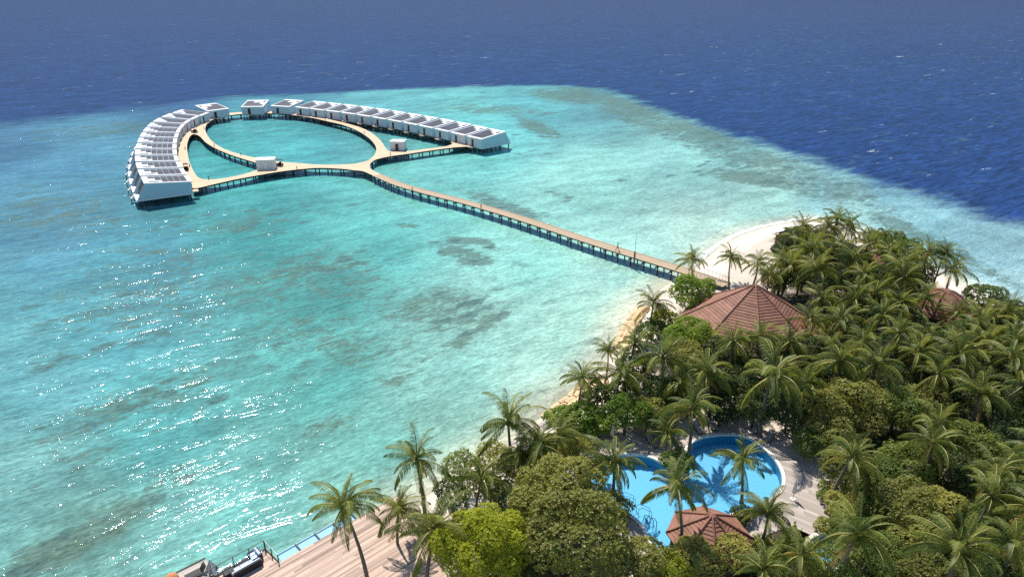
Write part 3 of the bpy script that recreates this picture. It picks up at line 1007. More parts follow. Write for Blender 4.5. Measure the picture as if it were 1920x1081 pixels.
# low bollard lights along the walkway edges
bol = [(399.6, 222), (383, 242.5), (347.5, 280.5), (402, 274.3), (452, 291.6), (557, 317.5), (391.5, 336.6), (355.6, 313.4), (683, 250.3), (732, 291), (730, 239), (704.3, 235.5), (773, 358), (902, 390), (835, 261), (610, 226)]
for i, (x, y) in enumerate(bol):
    t = thing('bollard_light', 'bollard', 'bollard', at(x, y, DZ + .005), 0, 'low bollard lights on the walkways')
    b = MB(); b.tube([(0, 0, 0), (0, 0, .75)], .11, 8); b.build('post', M['black'], t, True)
    b = MB(); b.tube([(0, 0, .752), (0, 0, .9)], [.15, .12], 8); b.build('cap', M['black'], t, True)
    where = ['top left edge of the ellipse', 'left edge of the ellipse walkway', 'outer side of the left lagoon opening', 'walkway left of the ellipse', 'lower left rim of the ellipse',
             'near edge right of the left hut', 'corner of the left arm beside the first villa', 'edge just right of the near buggy', 'right rim of the ellipse', 'near edge below the right hut',
             'walkway before the middle right villas', 'far edge of the right lagoon opening', 'jetty just after the ring', 'jetty halfway to the beach', 'tip of the right lagoon opening', 'top right rim of the ellipse'][i]
    t['label'] = 'small dark bollard light at the ' + where

# slender pole standing at the jetty
t = thing('signal_pole', 'slender grey pole on a brown box beside the jetty', 'pole', at(1189.5, 486, DZ))
b = MB(); b.box(-.14, .14, -.14, .14, -1.6, 1.55); b.build('base_box', M['brown_wall'], t)
b = MB(); b.tube([(0, 0, 1.552), (.04, 0, 5.0)], [.05, .03], 6); b.build('mast', M['steel'], t, True)
b = MB(); b.tube([(.04, 0, 5.0), (.04, 0, 5.14)], [.07, .02], 6); b.build('finial', M['steel'], t, True)

# ------------------------------------------------------------------ the person walking on the jetty
def skin_body(name, chain, mats, parent, sub=2):
    """chain: list of (position, radius, parent index)"""
    me = bpy.data.meshes.new(name)
    me.from_pydata([c[0] for c in chain], [(c[2], i) for i, c in enumerate(chain) if c[2] is not None], [])
    o = bpy.data.objects.new(name, me)
    C.objects.link(o)
    me.skin_vertices.new() if hasattr(me.skin_vertices, 'new') and not me.skin_vertices else None
    md = o.modifiers.new('skin', 'SKIN')
    if not me.skin_vertices:
        bpy.context.view_layer.objects.active = o
    for i, c in enumerate(chain):
        me.skin_vertices[0].data[i].radius = (c[1], c[1])
    me.skin_vertices[0].data[0].use_root = True
    sb = o.modifiers.new('sub', 'SUBSURF'); sb.levels = sub; sb.render_levels = sub
    dg = bpy.context.evaluated_depsgraph_get()
    m2 = bpy.data.meshes.new_from_object(o.evaluated_get(dg))
    bpy.data.objects.remove(o)
    m2.name = name
    m2.materials.clear()
    for m in mats: m2.materials.append(m)
    m2.polygons.foreach_set('use_smooth', [True] * len(m2.polygons))
    return place(name, m2, parent)

jd = (jc[-8] - jc[-12]).normalized()
pp = at(1157.5, 470.2, DZ + .012)
per = thing('person', 'person in pale shirt and dark trousers walking along the jetty', 'person', pp, math.atan2(jd.y, jd.x) + math.pi / 2)
ch = [((0, 0, .95), .125, None), ((0, -.01, 1.12), .12, 0), ((0, -.02, 1.32), .14, 1), ((0, -.02, 1.44), .085, 2), ((0, -.03, 1.53), .052, 3), ((0, -.04, 1.62), .09, 4), ((0, -.04, 1.72), .085, 5),
      ((.09, 0, .88), .095, 0), ((.10, -.20, .50), .065, 7), ((.10, -.28, .09), .042, 8), ((.10, -.43, .03), .035, 9),
      ((-.09, 0, .88), .095, 0), ((-.10, .12, .49), .065, 11), ((-.10, .40, .16), .042, 12), ((-.10, .34, .04), .035, 13),
      ((.19, -.01, 1.41), .06, 3), ((.25, .12, 1.15), .045, 15), ((.27, .08, .90), .033, 16), ((.27, .04, .80), .03, 17),
      ((-.19, -.01, 1.41), .06, 3), ((-.25, -.12, 1.15), .045, 19), ((-.27, -.28, .95), .033, 20), ((-.27, -.34, .87), .03, 21)]
try:
    bd = skin_body('body', ch, [M['skin'], M['shirt'], M['trousers']], per)
    for p in bd.data.polygons:
        c = p.center
        if c.z > 1.47 or (abs(c.x) > .2 and c.z < 1.17): p.material_index = 0
        elif c.z > .93: p.material_index = 1
        elif c.z > .09: p.material_index = 2
        else: p.material_index = 0
except Exception as ex:
    print('SKIN FAILED', ex)
b = MB(); b.tube([(0, -.02, 1.66), (0, -.02, 1.74), (0, -.02, 1.80), (0, -.02, 1.825)], [.105, .108, .075, .02], 10); b.build('hair', M['hair'], per, True)
b = MB()
for x, y in ((.10, -.36), (-.10, .36)):
    b.box(x - .05, x + .05, y - .14, y + .13, 0.0, .05)
b.build('shoes', M['black'], per)
del b

# ------------------------------------------------------------------ red tiled roofs
def tiled_roof(name, label, center, R_eave, z_eave, z_apex, sides, rot, courses, wall_h=None, prof=lambda t: t, group=None, ground=GZ):
    """pyramid of stepped tile courses; each course of each face is a tile_course part"""
    t = thing(name, label, 'pavilion', (center.x, center.y, ground), 0, group)
    zb = z_eave - ground
    rise = z_apex - z_eave
    def ring(tt):
        r = R_eave * (1 - tt)
        z = zb + rise * prof(tt)
        return [Vector((r * math.cos(rot + 2 * math.pi * k / sides), r * math.sin(rot + 2 * math.pi * k / sides), z)) for k in range(sides)]
    rings = [ring(k / courses) for k in range(courses + 1)]
    for k in range(courses):
        lo, hi = rings[k], rings[k + 1]
        for s in range(sides):
            a, b_, c, d = lo[s], lo[(s + 1) % sides], hi[(s + 1) % sides], hi[s]
            up = Vector((0, 0, 0.085))
            m = MB()
            inset = 0.01
            a2, b2 = a.lerp(b_, inset * .2), b_.lerp(a, inset * .2)
            m.face([a2 + up, b2 + up, c + Vector((0, 0, .01)), d + Vector((0, 0, .01))])
            m.face([a2, b2, b2 + up, a2 + up])
            m.face([b2, c, c + Vector((0, 0, .01)), b2 + up])
            m.face([a2, a2 + up, d + Vector((0, 0, .01)), d])
            m.build('tile_course', M['tile'], t)
    for s in range(sides):
        m = MB()
        pts = [rings[k][s] + Vector((0, 0, .09)) for k in range(courses)] + [rings[courses][s] + Vector((0, 0, .1))]
        m.tube(pts, .11, 6)
        m.build('ridge_cap', M['tile'], t, True)
    m = MB()
    m.tube([(0, 0, zb + rise - .05), (0, 0, zb + rise + .22)], [.26, .06], 8)
    m.build('apex_cap', M['tile'], t, True)
    u = MB()
    u.face([p + Vector((0, 0, -.06)) for p in rings[0]][::-1])
    for s in range(sides):
        a, b_ = rings[0][s], rings[0][(s + 1) % sides]
        u.face([a + Vector((0, 0, -.06)), b_ + Vector((0, 0, -.06)), b_, a])
    u.build('soffit', M['tile_under'], t)
    w = MB()
    rr = R_eave * 0.84
    P = [Vector((rr * math.cos(rot + 2 * math.pi * k / sides), rr * math.sin(rot + 2 * math.pi * k / sides), 0)) for k in range(sides)]
    for s in range(sides):
        a, b_ = P[s], P[(s + 1) % sides]
        for f0, f1, h in ((0.06, .94, .9),):
            q0, q1 = a.lerp(b_, f0), a.lerp(b_, f1)
            i0, i1 = q0 * .985, q1 * .985
            w.hexa([i0 - Vector((0, 0, .1)), i1 - Vector((0, 0, .1)), q1 - Vector((0, 0, .1)), q0 - Vector((0, 0, .1)),
                    i0 + Vector((0, 0, h)), i1 + Vector((0, 0, h)), q1 + Vector((0, 0, h)), q0 + Vector((0, 0, h))])
    w.build('wall', M['brown_wall'], t)
    for p in P:
        pile('column', 'brown_wall', p, .14, -.1, zb - .061, t)
    return t

pc = at(1405, 607, 3.6)
tiled_roof('main_pavilion', 'large octagonal red tiled pavilion roof at the beach end of the jetty', pc, 10.6, 3.7, 10.0, 8, R(36), 24)
kc = at(1330, 1004, 3.6)
tiled_roof('pool_kiosk', 'small octagonal red roof of the kiosk at the pool edge', kc, 3.95, 3.6, 6.05, 8, R(39), 12)
dc = at(1764, 580, 4.0)
tiled_roof('domed_bungalow', 'rounded red tiled roof among palms near the right beach', dc, 4.6, 4.0, 7.2, 10, R(8), 14, prof=lambda t: math.sin(t * math.pi / 2) ** 0.85)
dc2 = at(1800, 603, 3.6)
tiled_roof('lower_bungalow', 'lower red tiled roof just right of the rounded roof', dc2, 3.6, 3.6, 5.3, 6, R(12), 10)
dc3 = at(1638, 481, 3.6)
tiled_roof('hidden_bungalow', 'red tiled roof half hidden behind palms near the far beach', dc3, 5.0, 3.6, 6.4, 8, R(10), 12)

def gable(name, label, p, rz, L, Wd, h, rise, key='tile'):
    t = thing(name, label, 'bungalow', (p.x, p.y, GZ), rz)
    n = 9
    for s in (-1, 1):
        for k in range(n):
            y0, y1 = Wd / 2 * (1 - k / n), Wd / 2 * (1 - (k + 1) / n)
            q0, q1 = h + rise * k / n, h + rise * (k + 1) / n
            m = MB()
            m.hexa([(-L / 2, s * y0, q0), (L / 2, s * y0, q0), (L / 2, s * y1, q1 - .02), (-L / 2, s * y1, q1 - .02),
                    (-L / 2, s * y0, q0 + .09), (L / 2, s * y0, q0 + .09), (L / 2, s * y1, q1 + .01), (-L / 2, s * y1, q1 + .01)])
            m.build('tile_course', M[key], t)
    m = MB(); m.tube([(-L / 2 - .05, 0, h + rise + .05), (L / 2 + .05, 0, h + rise + .05)], .11, 6); m.build('ridge_cap', M[key], t)
    m = MB(); m.box(-L / 2 + .6, L / 2 - .6, -Wd / 2 + .7, Wd / 2 - .7, -.1, h - .002); m.build('wall', M['brown_wall'], t)
    return t
gp = (at(1460, 433, 4.6) + at(1516, 418, 4.6)) / 2
gd = at(1516, 418, 4.6) - at(1460, 433, 4.6)
gable('beach_bungalow', 'brown gabled roof just above the palms on the far beach', gp, math.atan2(gd.y, gd.x), gd.length, 3.2, 1.9, .8, 'dark_wood')

def thatch(px, py, label, r=1.7):
    p = at(px, py, GZ + 2.4)
    t = thing('thatched_parasol', label, 'parasol', (p.x, p.y, GZ))
    b = MB()
    n = 14
    for k, (ra, za, rb, zb) in enumerate(((r, 2.0, r * .66, 2.45), (r * .72, 2.42, r * .36, 2.85), (r * .42, 2.82, .02, 3.2))):
        for s in range(n):
            a0, a1 = 2 * math.pi * s / n, 2 * math.pi * (s + 1) / n
            w0 = 1 + .05 * ((s * 7 + k * 3) % 5 - 2)
            b.face([(ra * w0 * math.cos(a0), ra * w0 * math.sin(a0), za), (ra * w0 * math.cos(a1), ra * w0 * math.sin(a1), za),
                    (rb * math.cos(a1), rb * math.sin(a1), zb), (rb * math.cos(a0), rb * math.sin(a0), zb)])
    b.build('thatch_cover', M['thatch'], t)
    pile('pole', 'bark', (0, 0), .07, -.2, 2.9, t)
thatch(1590, 461, 'grey thatched beach shade right of the far palms', 2.1)

# ------------------------------------------------------------------ pools, pool deck
def build_pool(outline, label, name, depth=1.25, rim=0.35):
    t = thing(name, label, 'pool')
    wz = GZ - 0.02
    b = MB()
    n = len(outline)
    for i in range(n):
        a, c = outline[i], outline[(i + 1) % n]
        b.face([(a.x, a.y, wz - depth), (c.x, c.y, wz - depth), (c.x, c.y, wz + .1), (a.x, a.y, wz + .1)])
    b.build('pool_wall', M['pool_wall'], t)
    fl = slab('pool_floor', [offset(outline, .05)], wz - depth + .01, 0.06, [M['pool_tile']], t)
    slab('water_surface', [offset(outline, -.004)], wz, 0.0, [M['pool_water']], t)
    slab('coping', [offset(outline, rim), offset(outline, -0.02)], GZ + .14, 0.22, [M['coping']], t)
    return t
build_pool(pool, 'blue freeform two-lobed swimming pool among the palms', 'swimming_pool')
build_pool(pool2, 'small blue pool half hidden under palms right of the kiosk', 'small_pool', .9)

pd_px = [(1060, 850), (1110, 822), (1180, 812), (1240, 806), (1300, 798), (1380, 790), (1440, 812), (1500, 850), (1535, 905), (1556, 960), (1560, 996), (1520, 1004), (1490, 985), (1462, 992), (1425, 1006), (1400, 1020),
         (1360, 1050), (1280, 1060), (1195, 1040), (1150, 985), (1100, 940), (1062, 890)]
pdeck = [at(x, y, GZ + .05) for x, y in pd_px]
pdk = thing('pool_deck', 'silvery timber deck laid around the blue swimming pool', 'deck')
rim_out = offset(pool, .36)
planks([pdeck, rim_out], R(-38), 0.42, GZ + .06, .07, 'plank_grey', pdk, 7.0)

def tube_thing(name, label, cat, paths, r, key='rail', group=None, loc=None):
    t = thing(name, label, cat, loc or paths[0][0], 0, group)
    o = Vector(t.location)
    for pth in paths:
        b = MB(); b.tube([Vector(p) - o for p in pth], r, 6); b.build('tube', M[key], t, True)
    return t
for (x, y), lab in (((1178, 934), 'upper bent steel handrail in the left lobe of the pool'), ((1208, 957), 'middle bent steel handrail in the left lobe of the pool')):
    p = at(x, y, GZ)
    paths = []
    for k in (0, 1):
        q = p + Vector((-.3 + .1 * k, -.55 * k, 0))
        paths.append([q + Vector((-.5, 0, -.3)), q + Vector((-.5, 0, .75)), q + Vector((-.1, .05, .8)), q + Vector((.9, .15, .2)), q + Vector((.9, .15, -.9))])
    tube_thing('pool_handrail', lab, 'handrail', paths, .025, 'rail', 'handrails of the pool')
p = at(1213, 978, GZ)
paths = []
for k in range(3):
    q = p + Vector((.28 * k, -.18 * k, 0))
    paths.append([q + Vector((-.35, .4, -.4)), q + Vector((-.2, .35, .55)), q + Vector((.1, .15, .7)), q + Vector((.25, -.25, .55)), q + Vector((.2, -.5, -.4))])
tube_thing('pool_ladder', 'curved triple ladder rail near the left rim of the pool', 'ladder', paths, .035, 'rail')

# closed parasols and loungers around the pool
def closed_parasol(px, py, label, h=2.4):
    p = at(px, py, GZ)
    t = thing('closed_parasol', label, 'parasol', (p.x, p.y, GZ), 0, 'closed white parasols by the pool')
    b = MB()
    prof = [(.05, .8), (.2, .9), (.17, 1.4), (.11, 1.9), (.04, h)]
    n = 10
    for i in range(len(prof) - 1):
        for s in range(n):
            f = lambda q, ss: (prof[q][0] * (1.15 if ss % 2 else .8) * math.cos(2 * math.pi * ss / n), prof[q][0] * (1.15 if ss % 2 else .8) * math.sin(2 * math.pi * ss / n), prof[q][1])
            b.face([f(i, s), f(i, s + 1), f(i + 1, s + 1), f(i + 1, s)])
    b.build('canopy', M['canvas'], t)
    pile('pole', 'rail', (0, 0), .03, 0, h + .1, t)
    b = MB(); b.tube([(0, 0, .04), (0, 0, .14)], .3, 10); b.build('base', M['coping'], t)
for x, y, lab in ((1137, 812, 'closed white parasol behind the left lobe of the pool, leftmost'), (1174, 813, 'closed white parasol behind the left lobe of the pool, under bright round bush'),
                  (1147, 826, 'closed white parasol at the deck edge behind the left pool palm'), (1486, 936, 'closed white parasol on the deck right of the pool')):
    closed_parasol(x, y, lab)

def lounger(px, py, rz, label, proto=[]):
    if not proto:
        t = thing('sun_lounger', label, 'sun lounger', (0, 0, 0))
        b = MB(); b.box(-.33, .33, -.95, .95, .24, .3); b.build('frame', M['brown_wall'], t)
        b = MB(); b.box(-.3, .3, -.93, .25, .302, .38); b.build('mattress', M['grey_canvas'], t)
        b = MB(); b.hexa([(-.3, .27, .31), (.3, .27, .31), (.3, .33, .39), (-.3, .33, .39), (-.3, .88, .72), (.3, .88, .72), (.3, .84, .8), (-.3, .84, .8)]); b.build('backrest', M['grey_canvas'], t)
        for x in (-.28, .28):
            for y in (-.85, .85):
                pile('leg', 'brown_wall', (x, y), .035, 0, .24, t)
        proto.append(t)
    else:
        t = copy_tree(proto[0])
    p = at(px, py, GZ + .062)
    t.location = (p.x, p.y, GZ + .062)
    t.rotation_euler = (0, 0, rz)
    tag(t, label, 'sun lounger', 'sun loungers around the pool')
LG = [(1222, 832, 20), (1308, 806, 10), (1336, 800, 5), (1415, 806, -25), (1442, 822, -35), (1085, 880, 50)]
LW = ['behind the gap between both pool lobes', 'behind the right pool lobe, leftmost of the row', 'behind the right pool lobe, second of the row', 'behind the right pool lobe, third of the row',
      'behind the right pool lobe, rightmost of the row', 'left of the left pool lobe']
for (x, y, a), w in zip(LG, LW):
    lounger(x, y, R(a), 'grey sun lounger ' + w)

# ------------------------------------------------------------------ seaside deck with terrace and furniture
SZ = 1.9
A = at(524, 1052.5, SZ); B = at(722, 940, SZ)
ed = (B - A).normalized()
en = Vector((ed.y, -ed.x, 0))                    # landward
EA = math.atan2(ed.y, ed.x)
P1 = at(498, 1027.5, SZ); P0 = at(411, 1072, SZ)
d0 = A + ed * 0.0
main_poly = [A - ed * 14, A - ed * 0.001 - ed * 0, B + ed * 1.5, B + ed * 1.5 + en * 5, B - ed * 1 + en * 9, B - ed * 2 + en * 16, A - ed * 14 + en * 16]
terr_poly = [P1, A - ed * .0, A - ed * 9.2, P1 - ed * 9.2]
sdk = thing('seaside_deck', 'large weathered timber deck along the water at lower left', 'deck')
planks([main_poly], EA, 0.21, SZ, .06, 'plank', sdk, 12)
b = MB()
q = [A - ed * 14, B + ed * 1.5]
b.hexa([q[0] + Vector((0, 0, -.4)), q[1] + Vector((0, 0, -.4)), q[1] + en * .12 + Vector((0, 0, -.4)), q[0] + en * .12 + Vector((0, 0, -.4)),
        q[0] + Vector((0, 0, -.062)), q[1] + Vector((0, 0, -.062)), q[1] + en * .12 + Vector((0, 0, -.062)), q[0] + en * .12 + Vector((0, 0, -.062))])
b.build('edge_beam', M['dark_wood'], sdk)
for k in range(9):
    for j in (0.3, 4.0):
        pile('pile', 'pile', A - ed * 10 + ed * (k * 2.9) + en * j, .13, -1.5, SZ - .063, sdk)
trc = thing('furniture_terrace', 'small timber terrace with railing jutting out beside the seaside deck', 'terrace')
planks([[p - en * .002 for p in terr_poly]], EA, 0.21, SZ - .003, .06, 'plank', trc, 5.0)
for k in range(4):
    for j in (.25, 1.5):
        pile('pile', 'pile', P1 - ed * (.3 + 2.9 * k) + en * j, .12, -1.5, SZ - .064, trc)
b = MB(); qa, qb = P1 - ed * 9.2, P1
b.hexa([v + Vector((0, 0, z)) for z in (-.35, -.066) for v in (qa, qb, qb + en * .1, qa + en * .1)]); b.build('edge_beam', M['dark_wood'], trc)
rail = thing('terrace_railing', 'dark metal railing with thin posts around the furniture terrace', 'railing')
RH = 1.12
corner = P1 + en * .08 - ed * .06
r_end = A - ed * .06
l_end = P1 - ed * 8.9 + en * .08
npst = 6
for i in range(npst + 1):
    p = corner.lerp(l_end, i / npst)
    b = MB(); w = .05 if i == 0 else .03; b.box(p.x - w, p.x + w, p.y - w, p.y + w, SZ, SZ + RH); b.build('post', M['rail'], rail)
for i in (1, 2):
    p = corner.lerp(r_end, i / 2)
    b = MB(); b.box(p.x - .04, p.x + .04, p.y - .04, p.y + .04, SZ, SZ + RH * .8); b.build('post', M['rail'], rail)
beam('top_rail', 'rail', corner + Vector((0, 0, RH)), l_end + Vector((0, 0, RH)), .05, .05, rail)
beam('bottom_rail', 'rail', corner + Vector((0, 0, .12)), l_end + Vector((0, 0, .12)), .08, .12, rail)
beam('bottom_rail', 'rail', corner + Vector((0, 0, .1)), r_end + Vector((0, 0, .1)), .08, .12, rail)
beam('top_rail', 'canvas', corner + Vector((0, 0, RH)), r_end + Vector((0, 0, RH * .8)), .03, .03, rail)

# blue overflow channel along the deck edge
chn = thing('overflow_channel', 'narrow pale blue water channel along the outer edge of the deck', 'pool')
cw = 1.1
c0, c1 = A + ed * .25 - en * .02, A + ed * 8.2 - en * .02
qq = [c0, c1, c1 - en * cw, c0 - en * cw]
slab('channel_floor', [qq], SZ - .24, .1, [M['channel_tile'], M['pool_wall']], chn)
slab('water_surface', [offset(qq, -.03)], SZ - .12, 0.0, [M['pool_water']], chn)
b = MB()
o1, o2 = qq[3], qq[2]
b.hexa([v + Vector((0, 0, z)) for z in (-.36, -.13) for v in (o1, o2, o2 + en * .06, o1 + en * .06)]); b.build('outer_lip', M['cushion'], chn)
nd = 4
for k in range(nd):
    s = c0 + (c1 - c0) * ((k + 1) / nd) - ed * .1
    beam('divider', 'rail', s + Vector((0, 0, -.07)), s - en * cw + Vector((0, 0, -.07)), .09, .1, chn)
for k in range(5):
    pile('pile', 'pile', c0 + (c1 - c0) * (k + .5) / 5 - en * (cw - .3), .1, -1.5, SZ - .345, chn)

def local(parent_pos, rz, label, name, cat):
    return thing(name, label, cat, parent_pos, rz)
# long sofa
sp = at(462, 1066.5, SZ)
t = thing('outdoor_sofa', 'long dark wicker sofa with pale blue cushions on the terrace', 'sofa', sp, EA)
b = MB(); b.box(-1.25, 1.25, -.4, .42, .0, .3); b.build('base', M['wicker'], t)
b = MB(); b.box(-1.25, 1.25, -.52, -.402, .0, .72); b.build('backrest', M['wicker'], t)
for s in (-1, 1):
    b = MB(); b.box(s * 1.31 - .058, s * 1.31 + .058, -.52, .42, 0, .55); b.build('armrest', M['wicker'], t)
for k in range(3):
    b = MB(); x = -1.22 + k * .82; b.box(x, x + .78, -.2, .4, .302, .44); b.build('seat_cushion', M['cushion'], t)
    b = MB(); b.hexa([(x, -.398, .302), (x + .78, -.398, .302), (x + .78, -.21, .302), (x, -.21, .302), (x, -.398, .78), (x + .78, -.398, .78), (x + .78, -.28, .78), (x, -.28, .78)]); b.build('back_cushion', M['cushion'], t)
sp2 = at(478.5, 1046.5, SZ)
t = thing('outdoor_armchair', 'dark wicker armchair with pale blue cushions at the terrace corner', 'armchair', sp2, EA + R(90))
b = MB(); b.box(-.5, .5, -.4, .42, 0, .3); b.build('base', M['wicker'], t)
b = MB(); b.box(-.5, .5, -.52, -.402, 0, .72); b.build('backrest', M['wicker'], t)
for s in (-1, 1):
    b = MB(); b.box(s * .56 - .058, s * .56 + .058, -.52, .42, 0, .55); b.build('armrest', M['wicker'], t)
b = MB(); b.box(-.48, .48, -.2, .4, .302, .46); b.build('seat_cushion', M['cushion'], t)
b = MB(); b.box(-.48, .48, -.4, -.21, .302, .8); b.build('back_cushion', M['cushion'], t)
def low_table(px, py, w, d, label, hh=.42):
    p = at(px, py, SZ)
    t = thing('low_table', label, 'table', p, EA, 'dark low tables on the terrace')
    b = MB(); b.box(-w / 2, w / 2, -d / 2, d / 2, hh - .07, hh); b.build('top', M['wicker'], t)
    b = MB(); b.box(-w / 2 + .06, w / 2 - .06, -d / 2 + .06, d / 2 - .06, .05, hh - .072); b.build('body', M['wicker'], t)
    for x in (-w / 2 + .07, w / 2 - .07):
        for y in (-d / 2 + .07, d / 2 - .07):
            pile('leg', 'wicker', (x, y), .035, 0, .05, t)
low_table(455.5, 1060.5, 1.0, .65, 'dark oblong coffee table in front of the long sofa')
low_table(429, 1076, .85, .85, 'dark square side table left of the long sofa', .48)

# grey plank platform at the left with its own things
gp_ = thing('plank_platform', 'silver grey plank platform at the bottom left edge of the deck', 'platform')
g0, g1 = at(385, 1046, 1.5), at(325, 1076, 1.5)
gdv = (g0 - g1).normalized(); gn = Vector((gdv.y, -gdv.x, 0))
gpoly = [g0, g1 - gdv * 3, g1 - gdv * 3 + gn * 4, g0 + gn * 4]
planks([gpoly], math.atan2(gdv.y, gdv.x), .3, 1.5, .06, 'plank_grey', gp_, 4.0)
beam('edge_beam', 'dark_wood', g1 - gdv * 3 + Vector((0, 0, .06)), g0 + Vector((0, 0, .06)), .12, .11, gp_)
for k in range(3):
    pile('pile', 'pile', g0 - gdv * (.3 + 2.2 * k) + gn * .3, .12, -1.5, 1.438, gp_)
p = at(320.5, 1081, 2.75)
t = thing('terracotta_parasol', 'terracotta round parasol at the left corner of the grey platform', 'parasol', (p.x, p.y, 1.56))
b = MB(); n = 12
for (ra, za, rb, zb) in ((.62, .95, .5, 1.25), (.5, 1.25, .26, 1.45), (.26, 1.45, .02, 1.52)):
    for s in range(n):
        a0, a1 = 2 * math.pi * s / n, 2 * math.pi * (s + 1) / n
        b.face([(ra * math.cos(a0), ra * math.sin(a0), za), (ra * math.cos(a1), ra * math.sin(a1), za), (rb * math.cos(a1), rb * math.sin(a1), zb), (rb * math.cos(a0), rb * math.sin(a0), zb)])
b.build('canopy', M['terracotta'], t, True)
pile('pole', 'rail', (0, 0), .035, 0, 1.5, t)
p = at(399, 1076, SZ - .3)
t = thing('folded_parasol', 'big folded grey and white parasol between platform and terrace', 'parasol', (p.x, p.y, 1.5))
b = MB(); n = 12
for s in range(n):
    a0, a1 = 2 * math.pi * s / n, 2 * math.pi * (s + 1) / n
    k0, k1 = (1.2 if s % 2 else .7), (.7 if s % 2 else 1.2)
    b.face([(.55 * k0 * math.cos(a0), .55 * k0 * math.sin(a0), .55), (.55 * k1 * math.cos(a1), .55 * k1 * math.sin(a1), .55), (.05 * math.cos(a1), .05 * math.sin(a1), 1.75), (.05 * math.cos(a0), .05 * math.sin(a0), 1.75)], s % 2)
b.build('canopy', [M['canvas'], M['grey_canvas']], t)
pile('pole', 'rail', (0, 0), .04, -.05, 1.85, t)
p = at(366, 1078, 1.5)
t = thing('deck_chair', 'dark low deck chair on the grey platform', 'chair', (p.x, p.y, 1.5), math.atan2(gdv.y, gdv.x))
b = MB(); b.box(-.8, .5, -.35, .35, .2, .3); b.build('seat', M['wicker'], t)
b = MB(); b.hexa([(.5, -.35, .2), (.6, -.35, .2), (.6, .35, .2), (.5, .35, .2), (.9, -.35, .75), (1., -.35, .75), (1., .35, .75), (.9, .35, .75)]); b.build('backrest', M['wicker'], t)
for x in (-.7, .45):
    for y in (-.3, .3):
        pile('leg', 'wicker', (x, y), .03, 0, .2, t)

# ------------------------------------------------------------------ beach path with railing, sandbag walls
bp = [at(x, y, GZ + .12) for x, y in [(925, 858), (960, 836), (1000, 810), (1030, 792)]]
pth = thing('beach_path', 'narrow pale timber path behind the beach left of the bushes', 'path')
e1, e2 = side(bp, .8), side(bp, -.8)
planks([e1 + e2[::-1]], math.atan2((bp[-1] - bp[0]).y, (bp[-1] - bp[0]).x) + R(90), .3, GZ + .12, .08, 'plank_grey', pth, 3)
prl = thing('path_railing', 'thin dark railing beside the beach path', 'railing')
for i in range(len(e2) - 1):
    for k in range(3):
        p = e2[i].lerp(e2[i + 1], k / 3)
        pile('post', 'rail', p, .035, GZ + .1, GZ + 1.15, prl)
    beam('top_rail', 'rail', e2[i] + Vector((0, 0, 1.05)), e2[i + 1] + Vector((0, 0, 1.05)), .05, .05, prl)

def bag_mesh():
    b = MB()
    L, Wd, H = 1.0, .5, .22
    rings = []
    for i, (x, k) in enumerate(((-1, .55), (-.8, .95), (0, 1), (.8, .95), (1, .55))):
        rings.append([(x * L, Wd * k * c, H * k * s) for c, s in ((-1, 0), (-.75, .75), (0, 1), (.75, .75), (1, 0), (.75, -.8), (-.75, -.8))])
    base = 0
    for r_ in rings: b.v += r_
    for i in range(4):
        for k in range(7):
            k2 = (k + 1) % 7
            b.f.append((i * 7 + k, i * 7 + k2, (i + 1) * 7 + k2, (i + 1) * 7 + k)[::-1]); b.m.append(0)
    b.f.append(tuple(range(7))[::-1]); b.m.append(0); b.f.append(tuple(28 + k for k in range(7))); b.m.append(0)
    return b.mesh('sandbag', M['bag'], True)
bagm = bag_mesh()
def bags(pts, label, rows):
    t = thing('sandbag_wall', label, 'sandbag wall', at(*pts[0], 0), 0, 'sandbag walls on the shore')
    o = Vector(t.location)
    line = catmull([at(x, y, 0) for x, y in pts], 12, False)
    r = random.Random(5)
    L = [0]
    for i in range(1, len(line)): L.append(L[-1] + (line[i] - line[i - 1]).length)
    for row in range(rows):
        s = r.uniform(.2, 1.2)
        while s < L[-1]:
            i = max(k for k in range(len(L)) if L[k] <= s)
            i = min(i, len(line) - 2)
            p = line[i].lerp(line[i + 1], (s - L[i]) / max(1e-6, L[i + 1] - L[i]))
            d = (line[i + 1] - line[i]).normalized()
            nrm = Vector((d.y, -d.x, 0))
            q = p + nrm * (.5 + row * .78) - o
            a = place('sandbag', bagm, t, (q.x, q.y, .12 + row * .14 + r.uniform(-.02, .03)))
            a.rotation_euler = (r.uniform(-.08, .08), r.uniform(-.05, .05), math.atan2(d.y, d.x) + r.uniform(-.1, .1) + R(90) * 0)
            a.scale = (r.uniform(.85, 1.05), r.uniform(.9, 1.1), 1)
            s += 2.0
bags([(1012, 779), (1040, 758), (1082, 726), (1100, 709)], 'orange sandbag wall at the waterline left of the palms', 4)
bags([(1146, 652), (1158, 627), (1172, 601), (1192, 578)], 'orange sandbag wall at the waterline below the jetty', 3)

